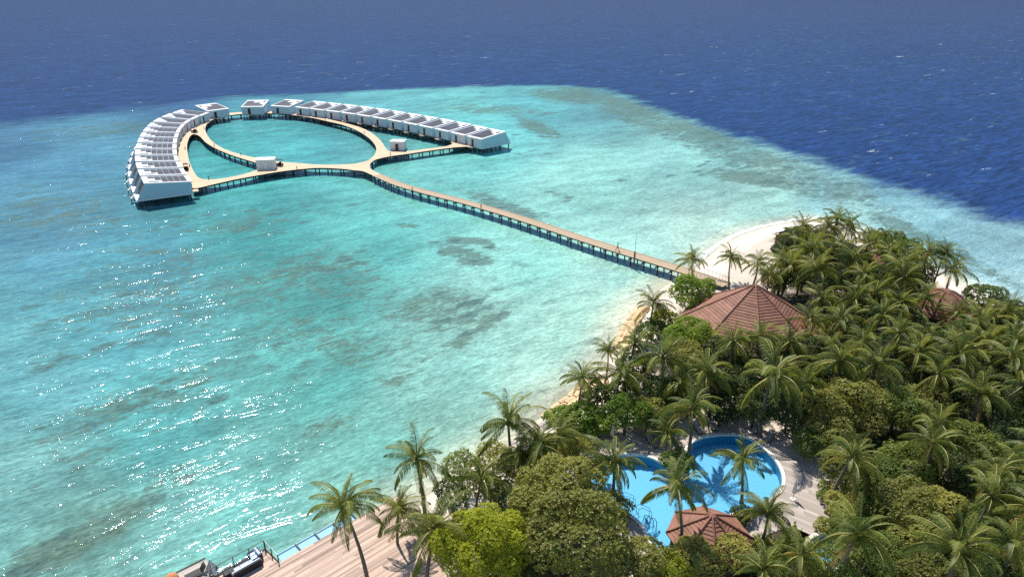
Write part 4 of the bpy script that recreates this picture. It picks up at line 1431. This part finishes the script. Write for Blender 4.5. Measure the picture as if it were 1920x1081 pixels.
# ------------------------------------------------------------------ coconut palms
def frond_mesh(kind, seed, key):
    r = random.Random(seed)
    e0, e1, hang = {'upright': (85, 35, .35), 'high': (62, -20, .8), 'mid': (38, -56, 1.3), 'flat': (10, -72, 1.6), 'droop': (-24, -84, 1.5), 'dead': (-55, -88, .7)}[kind]
    e0 += r.uniform(-6, 6); e1 += r.uniform(-10, 10)
    L, n = 3.5, 14
    p = Vector((.12, 0, 0))
    pts, tan = [], []
    sway = r.uniform(-.18, .18)
    for i in range(n + 1):
        t = i / n
        e = R(e0 + (e1 - e0) * t ** 1.25)
        d = Vector((math.cos(e), math.sin(sway * t * 2), math.sin(e))).normalized()
        pts.append(p.copy()); tan.append(d)
        p = p + d * (L / n)
    b = MB()
    for i in range(n):
        w0, w1 = .06 * (1 - i / n) + .018, .06 * (1 - (i + 1) / n) + .018
        s = Vector((0, 1, 0))
        u0, u1 = tan[i].cross(s).normalized() * -.02, tan[i + 1].cross(s).normalized() * -.02
        b.face([pts[i] - s * w0, pts[i] + u0 * 1.5, pts[i + 1] + u1 * 1.5, pts[i + 1] - s * w1], 1)
        b.face([pts[i] + u0 * 1.5, pts[i] + s * w0, pts[i + 1] + s * w1, pts[i + 1] + u1 * 1.5], 1)
    m = 40
    for k in range(m):
        t = .10 + .90 * k / (m - 1)
        f = t * n
        i = min(int(f), n - 1)
        c = pts[i].lerp(pts[i + 1], f - i)
        d = tan[i].lerp(tan[i + 1], f - i).normalized()
        ll = (.28 + .72 * math.sin(math.pi * min(1, (t * .86 + .12)))) * .86
        for s in (-1, 1):
            if kind == 'dead' and r.random() < .25: continue
            if r.random() < .04: continue
            hg = hang * r.uniform(.75, 1.25)
            fw = .35 + .6 * t ** 2
            dr = (d * fw + Vector((0, s * .95, 0)) + Vector((0, 0, -hg * .55)) + Vector((0, 0, max(-.1, .30 * (1 - hang))))).normalized()
            dr2 = (dr + Vector((0, 0, -hg * .9 - .15))).normalized()
            lq = ll * r.uniform(.85, 1.12)
            wv = dr.cross(Vector((0, 0, 1)))
            wv = (wv if wv.length > .1 else d).normalized()
            wv = (wv * .8 + d * .45).normalized() * .030
            p1 = c + dr * lq * .5
            p2 = p1 + dr2 * lq * .5
            b.face([c - wv * .7, c + wv * .7, p1 + wv, p1 - wv], 0)
            b.face([p1 - wv, p1 + wv, p2], 0)
    return b.mesh('frond_' + kind, [M[key], M['rachis'] if key != 'frond_dry' else M['frond_dry']])
FR = {}
for kd in ('upright', 'high', 'mid', 'flat', 'droop'):
    FR[kd] = [frond_mesh(kd, 11 * i + len(kd), 'frond') for i in range(3)]
FR['yellow'] = [frond_mesh('droop', 91 + i, 'frond_yellow') for i in range(2)]
FR['dead'] = [frond_mesh('dead', 71 + i, 'frond_dry') for i in range(2)]
cl = MB()
for k in range(7):
    a = k * 2.4
    c = Vector((.2 * math.cos(a), .2 * math.sin(a), -.18 - .09 * (k % 3)))
    cl.tube([c + Vector((0, 0, z)) for z in (-.13, -.08, .05, .13)], [.03, .11, .11, .03], 6)
cl.tube([(0, 0, -.5), (0, 0, -.1), (0, 0, .25), (0, 0, .5)], [.14, .2, .16, .06], 7)
nut_mesh = cl.mesh('coconut_cluster', M['coconut'], True)

PLACED = []       # (object, kind, pixel) for labels
def palm(cx, cy, rpx, zc, seed, base=None, dense=1.0, tags=''):
    r = random.Random(seed * 13 + 5)
    c = at(cx, cy, zc)
    g = GZ - .1
    if base:
        q = at(base[0], base[1], GZ); b0 = Vector((q.x, q.y, g))
    else:
        b0 = Vector((c.x + r.uniform(-1.0, .3), c.y + r.uniform(-.7, .7), g))
    sd_ = np_sdist(np.array([b0.x]), np.array([b0.y]), coast)[0]
    if sd_ < 8: b0.z = max(.05, min(GZ, sd_ * .14)) - .25
    if b0.z < GZ - .2 and b0.z < 0.1: b0.z = -.3
    dep = to_px(c)[2]
    s = rpx * dep / FPX / 3.05
    t = thing('coconut_palm', 'palm', 'palm tree', b0, 0, 'coconut palms on the island')
    H = c - b0
    n = 9
    pts = []
    bow = Vector((r.uniform(-.5, .5), r.uniform(-.4, .4), 0))
    for i in range(n + 1):
        k = i / n
        pts.append(Vector((H.x * k ** 1.3, H.y * k ** 1.3, H.z * k)) + bow * math.sin(math.pi * k) * .5)
    rad = [(.21 - .09 * min(1, i / n * 1.4)) * (1.35 if i == 0 else 1) * max(.8, min(1.15, s)) for i in range(n + 1)]
    m = MB(); m.tube(pts, rad, 7)
    m.build('trunk', M['trunk'], t, True)
    top = pts[-1]
    place('coconut_cluster', nut_mesh, t, top, r.uniform(0, 6), (s * 1.0,) * 3)
    nf = int(23 * dense) + r.randint(-2, 3)
    seen_y = False
    az = r.uniform(0, 6.28)
    tilt = Vector((r.uniform(.04, .26), r.uniform(-.1, .1)))
    age = r.choice((.8, .92, 1.0, 1.08, 1.18))
    yellow = r.random() < .45
    dead = r.random() < .42
    for i in range(nf):
        k = i / nf
        k = min(.999, max(0, k * age + (1 - age) * .4 * (age < 1)))
        kind = 'upright' if k < .16 else 'high' if k < .36 else 'mid' if k < .60 else 'flat' if k < .84 else 'droop'
        if yellow and k > .86 and r.random() < .5: kind = 'yellow'; seen_y = True
        if dead and i >= nf - 2: kind = 'dead'
        az += 2.399 + r.uniform(-.55, .55)
        o = place('frond', r.choice(FR[kind]), t, top + Vector((0, 0, (.22 - .3 * k) * s)))
        q = Matrix.Rotation(tilt.x, 3, 'Y') @ Matrix.Rotation(tilt.y, 3, 'X') @ Matrix.Rotation(az - .34 * math.sin(az - .2), 3, 'Z') @ Matrix.Rotation(r.uniform(-.2, .2), 3, 'X')
        o.rotation_euler = q.to_euler()
        f = s * r.uniform(.74, 1.16) * (.82 if kind == 'upright' else 1)
        o.scale = (f, f, f)
    lean = c.x - b0.x
    PLACED.append((t, 'palm', (cx, cy), {'yellow': seen_y and not dead, 'dead': dead, 'size': rpx}))
    return t

palms = [
 (1298, 487, 31, 6.5, (1301, 512)), (1370, 483, 30, 6.0, (1367, 541)), (1422, 492, 33, 6.5, None), (1491, 442, 32, 7.0, None), (1466, 490, 36, 7.5, None),
 (1522, 470, 46, 9.0, None), (1553, 424, 33, 8.0, None), (1589, 426, 34, 8.0, None), (1657, 444, 28, 7.5, None), (1601, 486, 42, 8.5, None), (1532, 505, 46, 9.0, None),
 (1687, 500, 46, 8.5, None), (1741, 474, 36, 9.0, None), (1770, 476, 34, 9.0, None), (1785, 505, 38, 8.0, (1766, 580)), (1696, 520, 44, 8.0, None), (1603, 560, 44, 8.0, None),
 (1638, 553, 44, 8.0, None), (1688, 566, 38, 8.0, None), (1836, 612, 54, 8.0, None), (1225, 570, 38, 6.5, None), (1140, 656, 28, 6.0, None), (1092, 708, 44, 7.0, None),
 (1164, 698, 50, 7.5, None), (1242, 671, 58, 8.5, None), (1324, 696, 52, 8.0, None), (1297, 764, 55, 7.4, (1292, 843)), (1374, 638, 48, 9.0, None), (1424, 633, 40, 8.5, None),
 (1449, 703, 72, 9.5, None), (1574, 676, 56, 9.0, None), (1643, 682, 52, 9.0, None), (1722, 660, 46, 8.5, None), (1801, 664, 62, 9.0, None), (1897, 668, 48, 9.0, None),
 (1839, 737, 54, 8.5, None), (1902, 637, 46, 9.0, None), (1741, 628, 38, 7.5, None), (1687, 625, 40, 9.0, None), (1481, 640, 44, 8.0, None), (953, 790, 64, 8.6, (962, 868)),
 (781, 860, 62, 7.6, (797, 958)), (644, 949, 72, 10.2, (690, 1090)), (748, 952, 54, 6.4, None), (815, 990, 84, 7.5, None), (902, 898, 52, 6.8, None), (1010, 834, 58, 7.0, None),
 (1046, 817, 52, 6.6, None), (1151, 866, 60, 6.7, (1147, 940)), (1269, 908, 62, 10.0, (1275, 1052)), (1391, 862, 52, 5.8, (1390, 941)), (1441, 963, 58, 6.5, None), (1251, 812, 38, 5.0, None),
 (1596, 858, 66, 8.5, None), (1749, 830, 64, 8.5, None), (1606, 1002, 72, 9.0, None), (1795, 1030, 80, 9.5, None), (1858, 930, 64, 8.5, None), (1869, 888, 54, 7.5, None),
 (1502, 1040, 58, 7.0, None), (1430, 1066, 54, 6.5, None), (1917, 722, 56, 8.5, None), (1760, 792, 48, 7.5, None), (1558, 648, 36, 6.5, None), (1845, 590, 40, 7.5, None), (1888, 582, 44, 8.0, None),
 (1620, 515, 38, 8.0, None), (1850, 640, 46, 8.0, None),
 (1540, 560, 38, 7.0, None), (1620, 640, 44, 8.0, None), (1760, 700, 50, 8.0, None), (1480, 500, 38, 7.5, None), (1445, 515, 32, 6.5, None),
 (1575, 460, 34, 8.0, None), (1670, 475, 36, 8.0, None), (1190, 645, 44, 7.0, None), (1270, 715, 44, 6.5, None),
 (1520, 600, 38, 7.0, None), (1510, 720, 46, 7.0, None), (1900, 1020, 66, 8.5, None),
 (1506, 428, 32, 7.5, None), (1796, 586, 38, 7.0, None), (1958, 640, 52, 8.5, None), (1965, 850, 70, 8.5, None), (1960, 960, 74, 9.0, None), (1570, 410, 32, 8.5, None), (1628, 458, 34, 8.0, None), (1712, 488, 36, 8.5, None), (1738, 556, 36, 7.5, None), (1655, 590, 40, 8.0, None), (1575, 600, 42, 8.0, None), (1780, 640, 44, 8.0, None),
 (975, 850, 44, 6.0, None), (1910, 880, 50, 7.0, None)]
for i, (cx, cy, rp, zc, base) in enumerate(palms):
    palm(cx, cy, rp, zc, i + 1, base)

# ------------------------------------------------------------------ broadleaf trees and shrubs
def crown_mesh(name, Rc, zc, nl, ncl, leaf, seed, flat=.75, lobe=(.36, .56), reach=(.52, .76)):
    r = random.Random(seed)
    lobes = [(Vector((0, 0, zc)), Rc * .62)]
    for i in range(nl):
        a = i * 2.399 + r.uniform(-.3, .3)
        e = math.asin(min(1, max(-.55, r.uniform(-.45, 1.0))))
        q = Vector((math.cos(a) * math.cos(e), math.sin(a) * math.cos(e), math.sin(e) * flat)) * Rc * r.uniform(*reach)
        lobes.append((Vector((0, 0, zc)) + q, Rc * r.uniform(*lobe)))
    tot = sum(q[1] ** 2 for q in lobes)
    b = MB()
    for c, lr in lobes:
        for k in range(int(ncl * lr * lr / tot)):
            v = Vector((r.gauss(0, 1), r.gauss(0, 1), r.gauss(0, 1) + .35)).normalized()
            p = c + Vector((v.x, v.y, v.z * .85)) * lr * r.uniform(.78, 1.04)
            if p.z < .15: continue
            if any((p - c2).length < lr2 * .68 for c2, lr2 in lobes if c2 is not c): continue
            ax = (v + Vector((r.uniform(-.5, .5), r.uniform(-.5, .5), r.uniform(0, .6)))).normalized()
            s1 = ax.orthogonal().normalized(); s2 = ax.cross(s1)
            a0 = r.uniform(0, 6.28)
            for j in range(5):
                a = a0 + j * 1.2566 + r.uniform(-.3, .3)
                d = (s1 * math.cos(a) + s2 * math.sin(a) + ax * r.uniform(.15, .9)).normalized()
                ll = leaf * r.uniform(.7, 1.25)
                w = d.cross(ax)
                if w.length < .05: continue
                w = w.normalized() * ll * .24
                mid = p + d * ll * .5 + ax * ll * .08
                b.face([p, mid + w, p + d * ll, mid - w])
    return b.mesh(name, M['leaf_olive'])
def trunk_mesh(name, h, r0, spread, seed):
    r = random.Random(seed)
    b = MB()
    b.tube([(0, 0, -.25), (r.uniform(-.1, .1), r.uniform(-.1, .1), h * .5), (0, 0, h)], [r0 * 1.2, r0, r0 * .75], 7)
    for k in range(5):
        a = k * 1.2566 + r.uniform(-.3, .3)
        b.tube([(0, 0, h * .75), (spread * .45 * math.cos(a), spread * .45 * math.sin(a), h * 1.15), (spread * .9 * math.cos(a), spread * .9 * math.sin(a), h * 1.5)], [r0 * .5, r0 * .35, r0 * .12], 5)
    return b.mesh(name, M['bark'], True)
CR = {'shrub': [crown_mesh('shrub_foliage', 1.35, .85, 9, 1000, .19, 31 + i) for i in range(3)],
      'tree': [crown_mesh('tree_crown', 2.4, 2.9, 20, 3000, .20, 41 + i, .78, (.28, .5), (.5, .85)) for i in range(3)],
      'big': [crown_mesh('big_tree_crown', 3.6, 4.0, 36, 7400, .205, 51 + i, .75, (.24, .44), (.5, .88)) for i in range(3)],
      'fine': [crown_mesh('fine_leaf_crown', 3.6, 3.8, 36, 8000, .18, 61 + i, .9, (.17, .33), (.5, .92)) for i in range(2)]}
TR = {'shrub': trunk_mesh('shrub_stem', .6, .06, .5, 1), 'tree': trunk_mesh('tree_trunk', 2.2, .14, 1.2, 2), 'big': trunk_mesh('tree_trunk_big', 3.0, .22, 1.8, 3)}
BASE_R = {'shrub': 1.5, 'tree': 2.6, 'big': 3.9, 'fine': 3.9}
BASE_Z = {'shrub': .85, 'tree': 2.9, 'big': 4.0, 'fine': 3.8}
COL = {'olive': 'olive green', 'mid': 'mid green', 'bright': 'bright green', 'yellow': 'yellow-green', 'dark': 'dark green', 'flower': 'yellow-flowering'}
def broad(px, py, rpx, size, colour, seed, label=None):
    """crown centre at the pixel"""
    r = random.Random(seed * 7 + 3)
    zg = GZ - .08
    zc = BASE_Z[size]
    c = at(px, py, zg + zc)
    dep = to_px(c)[2]
    s = rpx * dep / FPX / BASE_R[size]
    c = at(px, py, zg + zc * s)
    isshrub = size == 'shrub'
    nm = 'shrub' if isshrub else 'broadleaf_tree'
    t = thing(nm, label or '', 'shrub' if isshrub else 'tree', (c.x, c.y, zg), r.uniform(0, 6.28), 'shrubs on the island' if isshrub else 'broadleaf trees on the island')
    o = place('foliage' if isshrub else 'crown', r.choice(CR[size]), t, (0, 0, 0), 0, (s * r.uniform(.95, 1.05), s * r.uniform(.95, 1.05), s))
    o.material_slots[0].link = 'OBJECT'
    o.material_slots[0].material = M['leaf_' + colour]
    place('stem' if isshrub else 'trunk', TR['shrub' if isshrub else 'big' if size == 'fine' else size], t, (0, 0, 0), 0, (s, s, s))
    if not label:
        PLACED.append((t, 'shrub' if isshrub else 'tree', (px, py), {'colour': colour, 'size': rpx}))
    return t, c

broads = [
 (1298, 549, 44, 'tree', 'bright', 'round bright green tree at the foot of the jetty'), (1174, 775, 44, 'tree', 'bright', 'round bright green bush behind the left lobe of the pool'),
 (908, 1020, 104, 'fine', 'yellow', 'big bright yellow-green tree at the bottom beside the deck'), (1080, 1015, 104, 'big', 'olive', 'biggest dark olive tree at the bottom left of the pool'),
 (1050, 925, 90, 'big', 'olive', 'broad olive tree left of the pool above the biggest olive tree'), (1545, 628, 30, 'shrub', 'flower', 'yellow-flowering shrub right of the large pavilion roof'),
 (1846, 560, 38, 'tree', 'mid', 'round grey-green tree at the right beach edge'), (1392, 968, 24, 'shrub', 'dark', 'dark glossy bush at the lower rim of the pool'), (1268, 866, 34, 'shrub', 'mid', 'leafy bush on the tongue between both pool lobes'),
 (1090, 793, 46, 'shrub', 'bright', None), (1055, 790, 34, 'shrub', 'bright', None), (1120, 800, 34, 'shrub', 'bright', None), (866, 880, 40, 'tree', 'mid', None), (925, 858, 36, 'tree', 'olive', None), (1150, 952, 36, 'shrub', 'olive', None),
 (1210, 1046, 48, 'tree', 'olive', None), (1160, 1062, 46, 'tree', 'olive', None), (1255, 1062, 44, 'tree', 'yellow', None), (1305, 1046, 50, 'tree', 'olive', None), (1372, 1038, 48, 'tree', 'olive', None), (1552, 925, 24, 'shrub', 'mid', None), (1548, 985, 22, 'shrub', 'olive', None), (1420, 1030, 36, 'shrub', 'olive', None),
 (1292, 628, 44, 'tree', 'bright', None), (1265, 640, 34, 'tree', 'bright', None), (1325, 640, 34, 'tree', 'olive', None), (1545, 770, 60, 'big', 'olive', None), (1610, 760, 64, 'big', 'olive', None), (1562, 812, 44, 'tree', 'olive', None),
 (1680, 770, 54, 'big', 'mid', None), (1735, 755, 48, 'big', 'olive', None), (1670, 464, 38, 'tree', 'mid', None), (1700, 470, 30, 'tree', 'mid', None), (1640, 450, 26, 'tree', 'olive', None), (1592, 884, 60, 'big', 'olive', None), (1640, 900, 60, 'big', 'mid', None),
 (1582, 945, 40, 'tree', 'olive', None), (1700, 880, 58, 'big', 'mid', None), (1780, 890, 56, 'big', 'dark', None), (1690, 950, 66, 'big', 'olive', None), (1760, 960, 60, 'big', 'olive', None), (1820, 830, 56, 'big', 'mid', None), (1890, 840, 54, 'big', 'dark', None),
 (1710, 1010, 48, 'tree', 'olive', None), (1840, 990, 58, 'big', 'mid', None), (1900, 960, 56, 'big', 'mid', None), (1660, 1045, 56, 'big', 'mid', None), (1560, 1062, 54, 'tree', 'mid', None), (1740, 1075, 62, 'big', 'olive', None), (1880, 1070, 64, 'big', 'mid', None),
 (1250, 735, 40, 'tree', 'mid', None), (1210, 730, 40, 'tree', 'dark', None), (1190, 690, 40, 'tree', 'dark', None), (1290, 670, 40, 'tree', 'olive', None), (1120, 745, 34, 'shrub', 'dark', None), (1215, 775, 36, 'tree', 'olive', None), (1240, 790, 34, 'tree', 'dark', None),
 (1380, 720, 44, 'tree', 'dark', None), (1340, 730, 40, 'tree', 'dark', None), (1500, 690, 44, 'tree', 'dark', None), (1510, 660, 40, 'tree', 'dark', None), (1410, 665, 44, 'tree', 'dark', None), (1350, 665, 40, 'tree', 'dark', None), (1460, 660, 40, 'tree', 'dark', None),
 (1550, 700, 44, 'tree', 'dark', None), (1600, 700, 44, 'tree', 'dark', None), (1660, 720, 46, 'big', 'dark', None), (1720, 700, 46, 'big', 'dark', None), (1790, 740, 50, 'big', 'dark', None), (1850, 780, 54, 'big', 'dark', None), (1910, 760, 50, 'big', 'dark', None),
 (1620, 660, 42, 'big', 'dark', None), (1680, 660, 42, 'big', 'dark', None), (1770, 670, 42, 'big', 'dark', None), (1850, 690, 46, 'big', 'dark', None), (1900, 700, 46, 'big', 'dark', None), (1580, 620, 36, 'tree', 'dark', None), (1640, 610, 38, 'tree', 'dark', None), (1700, 600, 38, 'tree', 'dark', None),
 (1730, 640, 40, 'tree', 'dark', None), (1820, 630, 42, 'tree', 'dark', None), (1880, 630, 42, 'tree', 'dark', None), (1560, 580, 34, 'tree', 'dark', None), (1610, 575, 34, 'tree', 'dark', None), (1660, 560, 34, 'tree', 'dark', None), (1700, 540, 32, 'tree', 'dark', None),
 (1550, 535, 32, 'tree', 'dark', None), (1600, 530, 32, 'tree', 'dark', None), (1650, 520, 32, 'tree', 'dark', None), (1500, 520, 32, 'tree', 'dark', None), (1455, 530, 28, 'tree', 'dark', None), (1520, 480, 32, 'tree', 'dark', None), (1560, 480, 30, 'tree', 'dark', None),
 (1610, 490, 30, 'tree', 'dark', None), (1720, 510, 32, 'tree', 'dark', None), (1470, 470, 28, 'tree', 'dark', None), (1540, 450, 26, 'tree', 'dark', None), (1890, 585, 34, 'tree', 'dark', None), (1910, 610, 38, 'tree', 'dark', None),
 (1962, 720, 60, 'big', 'mid', None), (1968, 800, 64, 'big', 'dark', None), (1965, 905, 66, 'big', 'mid', None), (1970, 1040, 74, 'big', 'olive', None), (1950, 640, 48, 'big', 'mid', None),
 (980, 880, 44, 'tree', 'olive', None), (920, 910, 40, 'tree', 'mid', None), (850, 930, 40, 'tree', 'mid', None), (960, 950, 40, 'tree', 'dark', None), (1010, 870, 38, 'tree', 'mid', None), (1090, 850, 40, 'tree', 'olive', None), (1120, 880, 30, 'shrub', 'olive', None),
 (1050, 840, 32, 'shrub', 'mid', None), (985, 1065, 46, 'tree', 'dark', None), (1478, 1030, 30, 'shrub', 'mid', None), (1455, 1070, 44, 'tree', 'mid', None), (1510, 1075, 44, 'tree', 'olive', None), (1600, 1000, 44, 'tree', 'mid', None), (1620, 945, 46, 'big', 'mid', None),
 (1480, 772, 44, 'tree', 'dark', None), (1415, 764, 40, 'tree', 'dark', None), (1352, 768, 36, 'tree', 'dark', None), (1512, 828, 34, 'tree', 'mid', None), (1470, 730, 40, 'tree', 'mid', None), (1280, 735, 34, 'shrub', 'mid', None), (1400, 745, 32, 'shrub', 'dark', None), (1160, 735, 30, 'shrub', 'mid', None), (1215, 620, 30, 'shrub', 'mid', None), (1245, 600, 30, 'shrub', 'olive', None)]
for i, (x, y, rp, sz, colr, lab) in enumerate(broads):
    broad(x, y, rp, sz, colr, i + 1, lab)

# loose undergrowth between the trunks
def undergrowth():
    r = random.Random(99)
    b = MB()
    clear_px = [[(1300, 745), (1420, 742), (1520, 790), (1540, 850), (1300, 850)], [(1320, 440), (1440, 420), (1470, 540), (1330, 560)], [(1500, 590), (1560, 575), (1550, 610), (1500, 625)]]
    clears = [[at(x, y, GZ) for x, y in q] for q in clear_px]
    pd2 = offset(pdeck, .6)
    tries = 0
    X = np.array([r.uniform(-14, 125) for _ in range(20000)]); Y = np.array([r.uniform(36, 136) for _ in range(20000)])
    sdv = np_sdist(X, Y, coast)
    n = 0
    for x, y, s in zip(X, Y, sdv):
        if s < 7.5: continue
        p = Vector((x, y, GZ - .1))
        u, v, dep = to_px(p)
        if u < 700 or u > 2350 or v > 1140: continue
        if (p.xy - pc.xy).length < 10.3 or (p.xy - dc.xy).length < 4.6: continue
        if inside(p, pd2) or any(inside(p, q) for q in clears): continue
        if inside(p, [q + en * -.5 for q in main_poly]): continue
        if math.sin(x * .31 + 1.3 * math.sin(y * .2)) + math.sin(y * .27 + 2) < -.5: continue
        hgt = r.uniform(.3, 1.3)
        for j in range(7):
            a = r.uniform(0, 6.28); e = r.uniform(.2, 1.2)
            d = Vector((math.cos(a) * math.cos(e), math.sin(a) * math.cos(e), math.sin(e)))
            q = p + Vector((r.uniform(-.4, .4), r.uniform(-.4, .4), hgt * r.uniform(.1, 1)))
            ll = r.uniform(.25, .5)
            w = d.cross(Vector((0, 0, 1))).normalized() * ll * .28
            b.face([q, q + d * ll * .5 + w, q + d * ll, q + d * ll * .5 - w])
        n += 1
    o = b.build('undergrowth', M['leaf_mid'])
    tag(o, 'low green undergrowth covering the ground between the palms', 'undergrowth', kind='stuff')
    print('undergrowth plants', n)
undergrowth()

# ------------------------------------------------------------------ labels of the plants: place them by landmarks
LM = [('the large pavilion roof', 1405, 575, 110), ('the rounded red roof', 1765, 565, 45), ('the kiosk roof', 1330, 1000, 60), ('the right pool lobe', 1385, 880, 80), ('the left pool lobe', 1190, 915, 60),
      ('the seaside deck', 640, 1040, 80), ('the beach end of the jetty', 1300, 512, 20), ('the grey thatched shade', 1590, 461, 10), ('the yellow-flowering shrub', 1545, 628, 20),
      ('the big yellow-green tree', 912, 1020, 70), ('the biggest olive tree', 1080, 1015, 100), ('the round bright bush', 1174, 775, 40), ('the beach path', 975, 830, 30), ('the small half-hidden pool', 1548, 1030, 25), ('the half-hidden red roof', 1638, 478, 25), ('the grey-green beach tree', 1846, 560, 30)]
EDGE = [('the lower right corner', 1920, 1081), ('the right picture edge', 1920, 800), ('the right picture edge', 1920, 700)]
buck = {}
for o, kind, (x, y), inf in PLACED:
    best = min(LM, key=lambda q: math.hypot(x - q[1], (y - q[2]) * 1.3) - q[3] * .6)
    bd_ = math.hypot(x - best[1], (y - best[2]) * 1.3) - best[3] * .6
    if x > 1690 and y > 690:
        e = EDGE[0] if y > 880 else EDGE[1]
        key = (kind, e[0], '')
        dist = math.hypot(x - e[1], y - e[2]) if e[0].startswith('the lower') else 1920 - x + abs(y - 780) * .3
    else:
        dx, dy = x - best[1], (y - best[2]) * 1.3
        rel = ('left of' if dx < 0 else 'right of') if abs(dx) > abs(dy) else ('behind' if dy < 0 else 'in front of')
        key = (kind, best[0], rel)
        dist = math.hypot(dx, dy)
    buck.setdefault(key, []).append((dist, o, inf))
for (kind, lm, rel), L in buck.items():
    L.sort(key=lambda q: q[0])
    for k, (d, o, inf) in enumerate(L):
        if kind == 'palm':
            adj = 'palm with dry brown fronds' if inf['dead'] else 'palm with yellowing fronds' if inf['yellow'] else 'green coconut palm'
        else:
            adj = COL[inf['colour']] + (' shrub' if kind == 'shrub' else ' leafy tree')
        pl = {'palm': 'palm', 'tree': 'tree', 'shrub': 'shrub'}[kind]
        if rel:
            o['label'] = '%s, %s %s %s %s' % (adj, ordinal(k), pl, rel, lm)
        else:
            o['label'] = '%s, %s %s to %s' % (adj, ordinal(k), pl, lm)
print('objects', len(bpy.data.objects), 'tris', sum(len(m.loop_triangles) or len(m.polygons) * 2 for m in bpy.data.meshes))
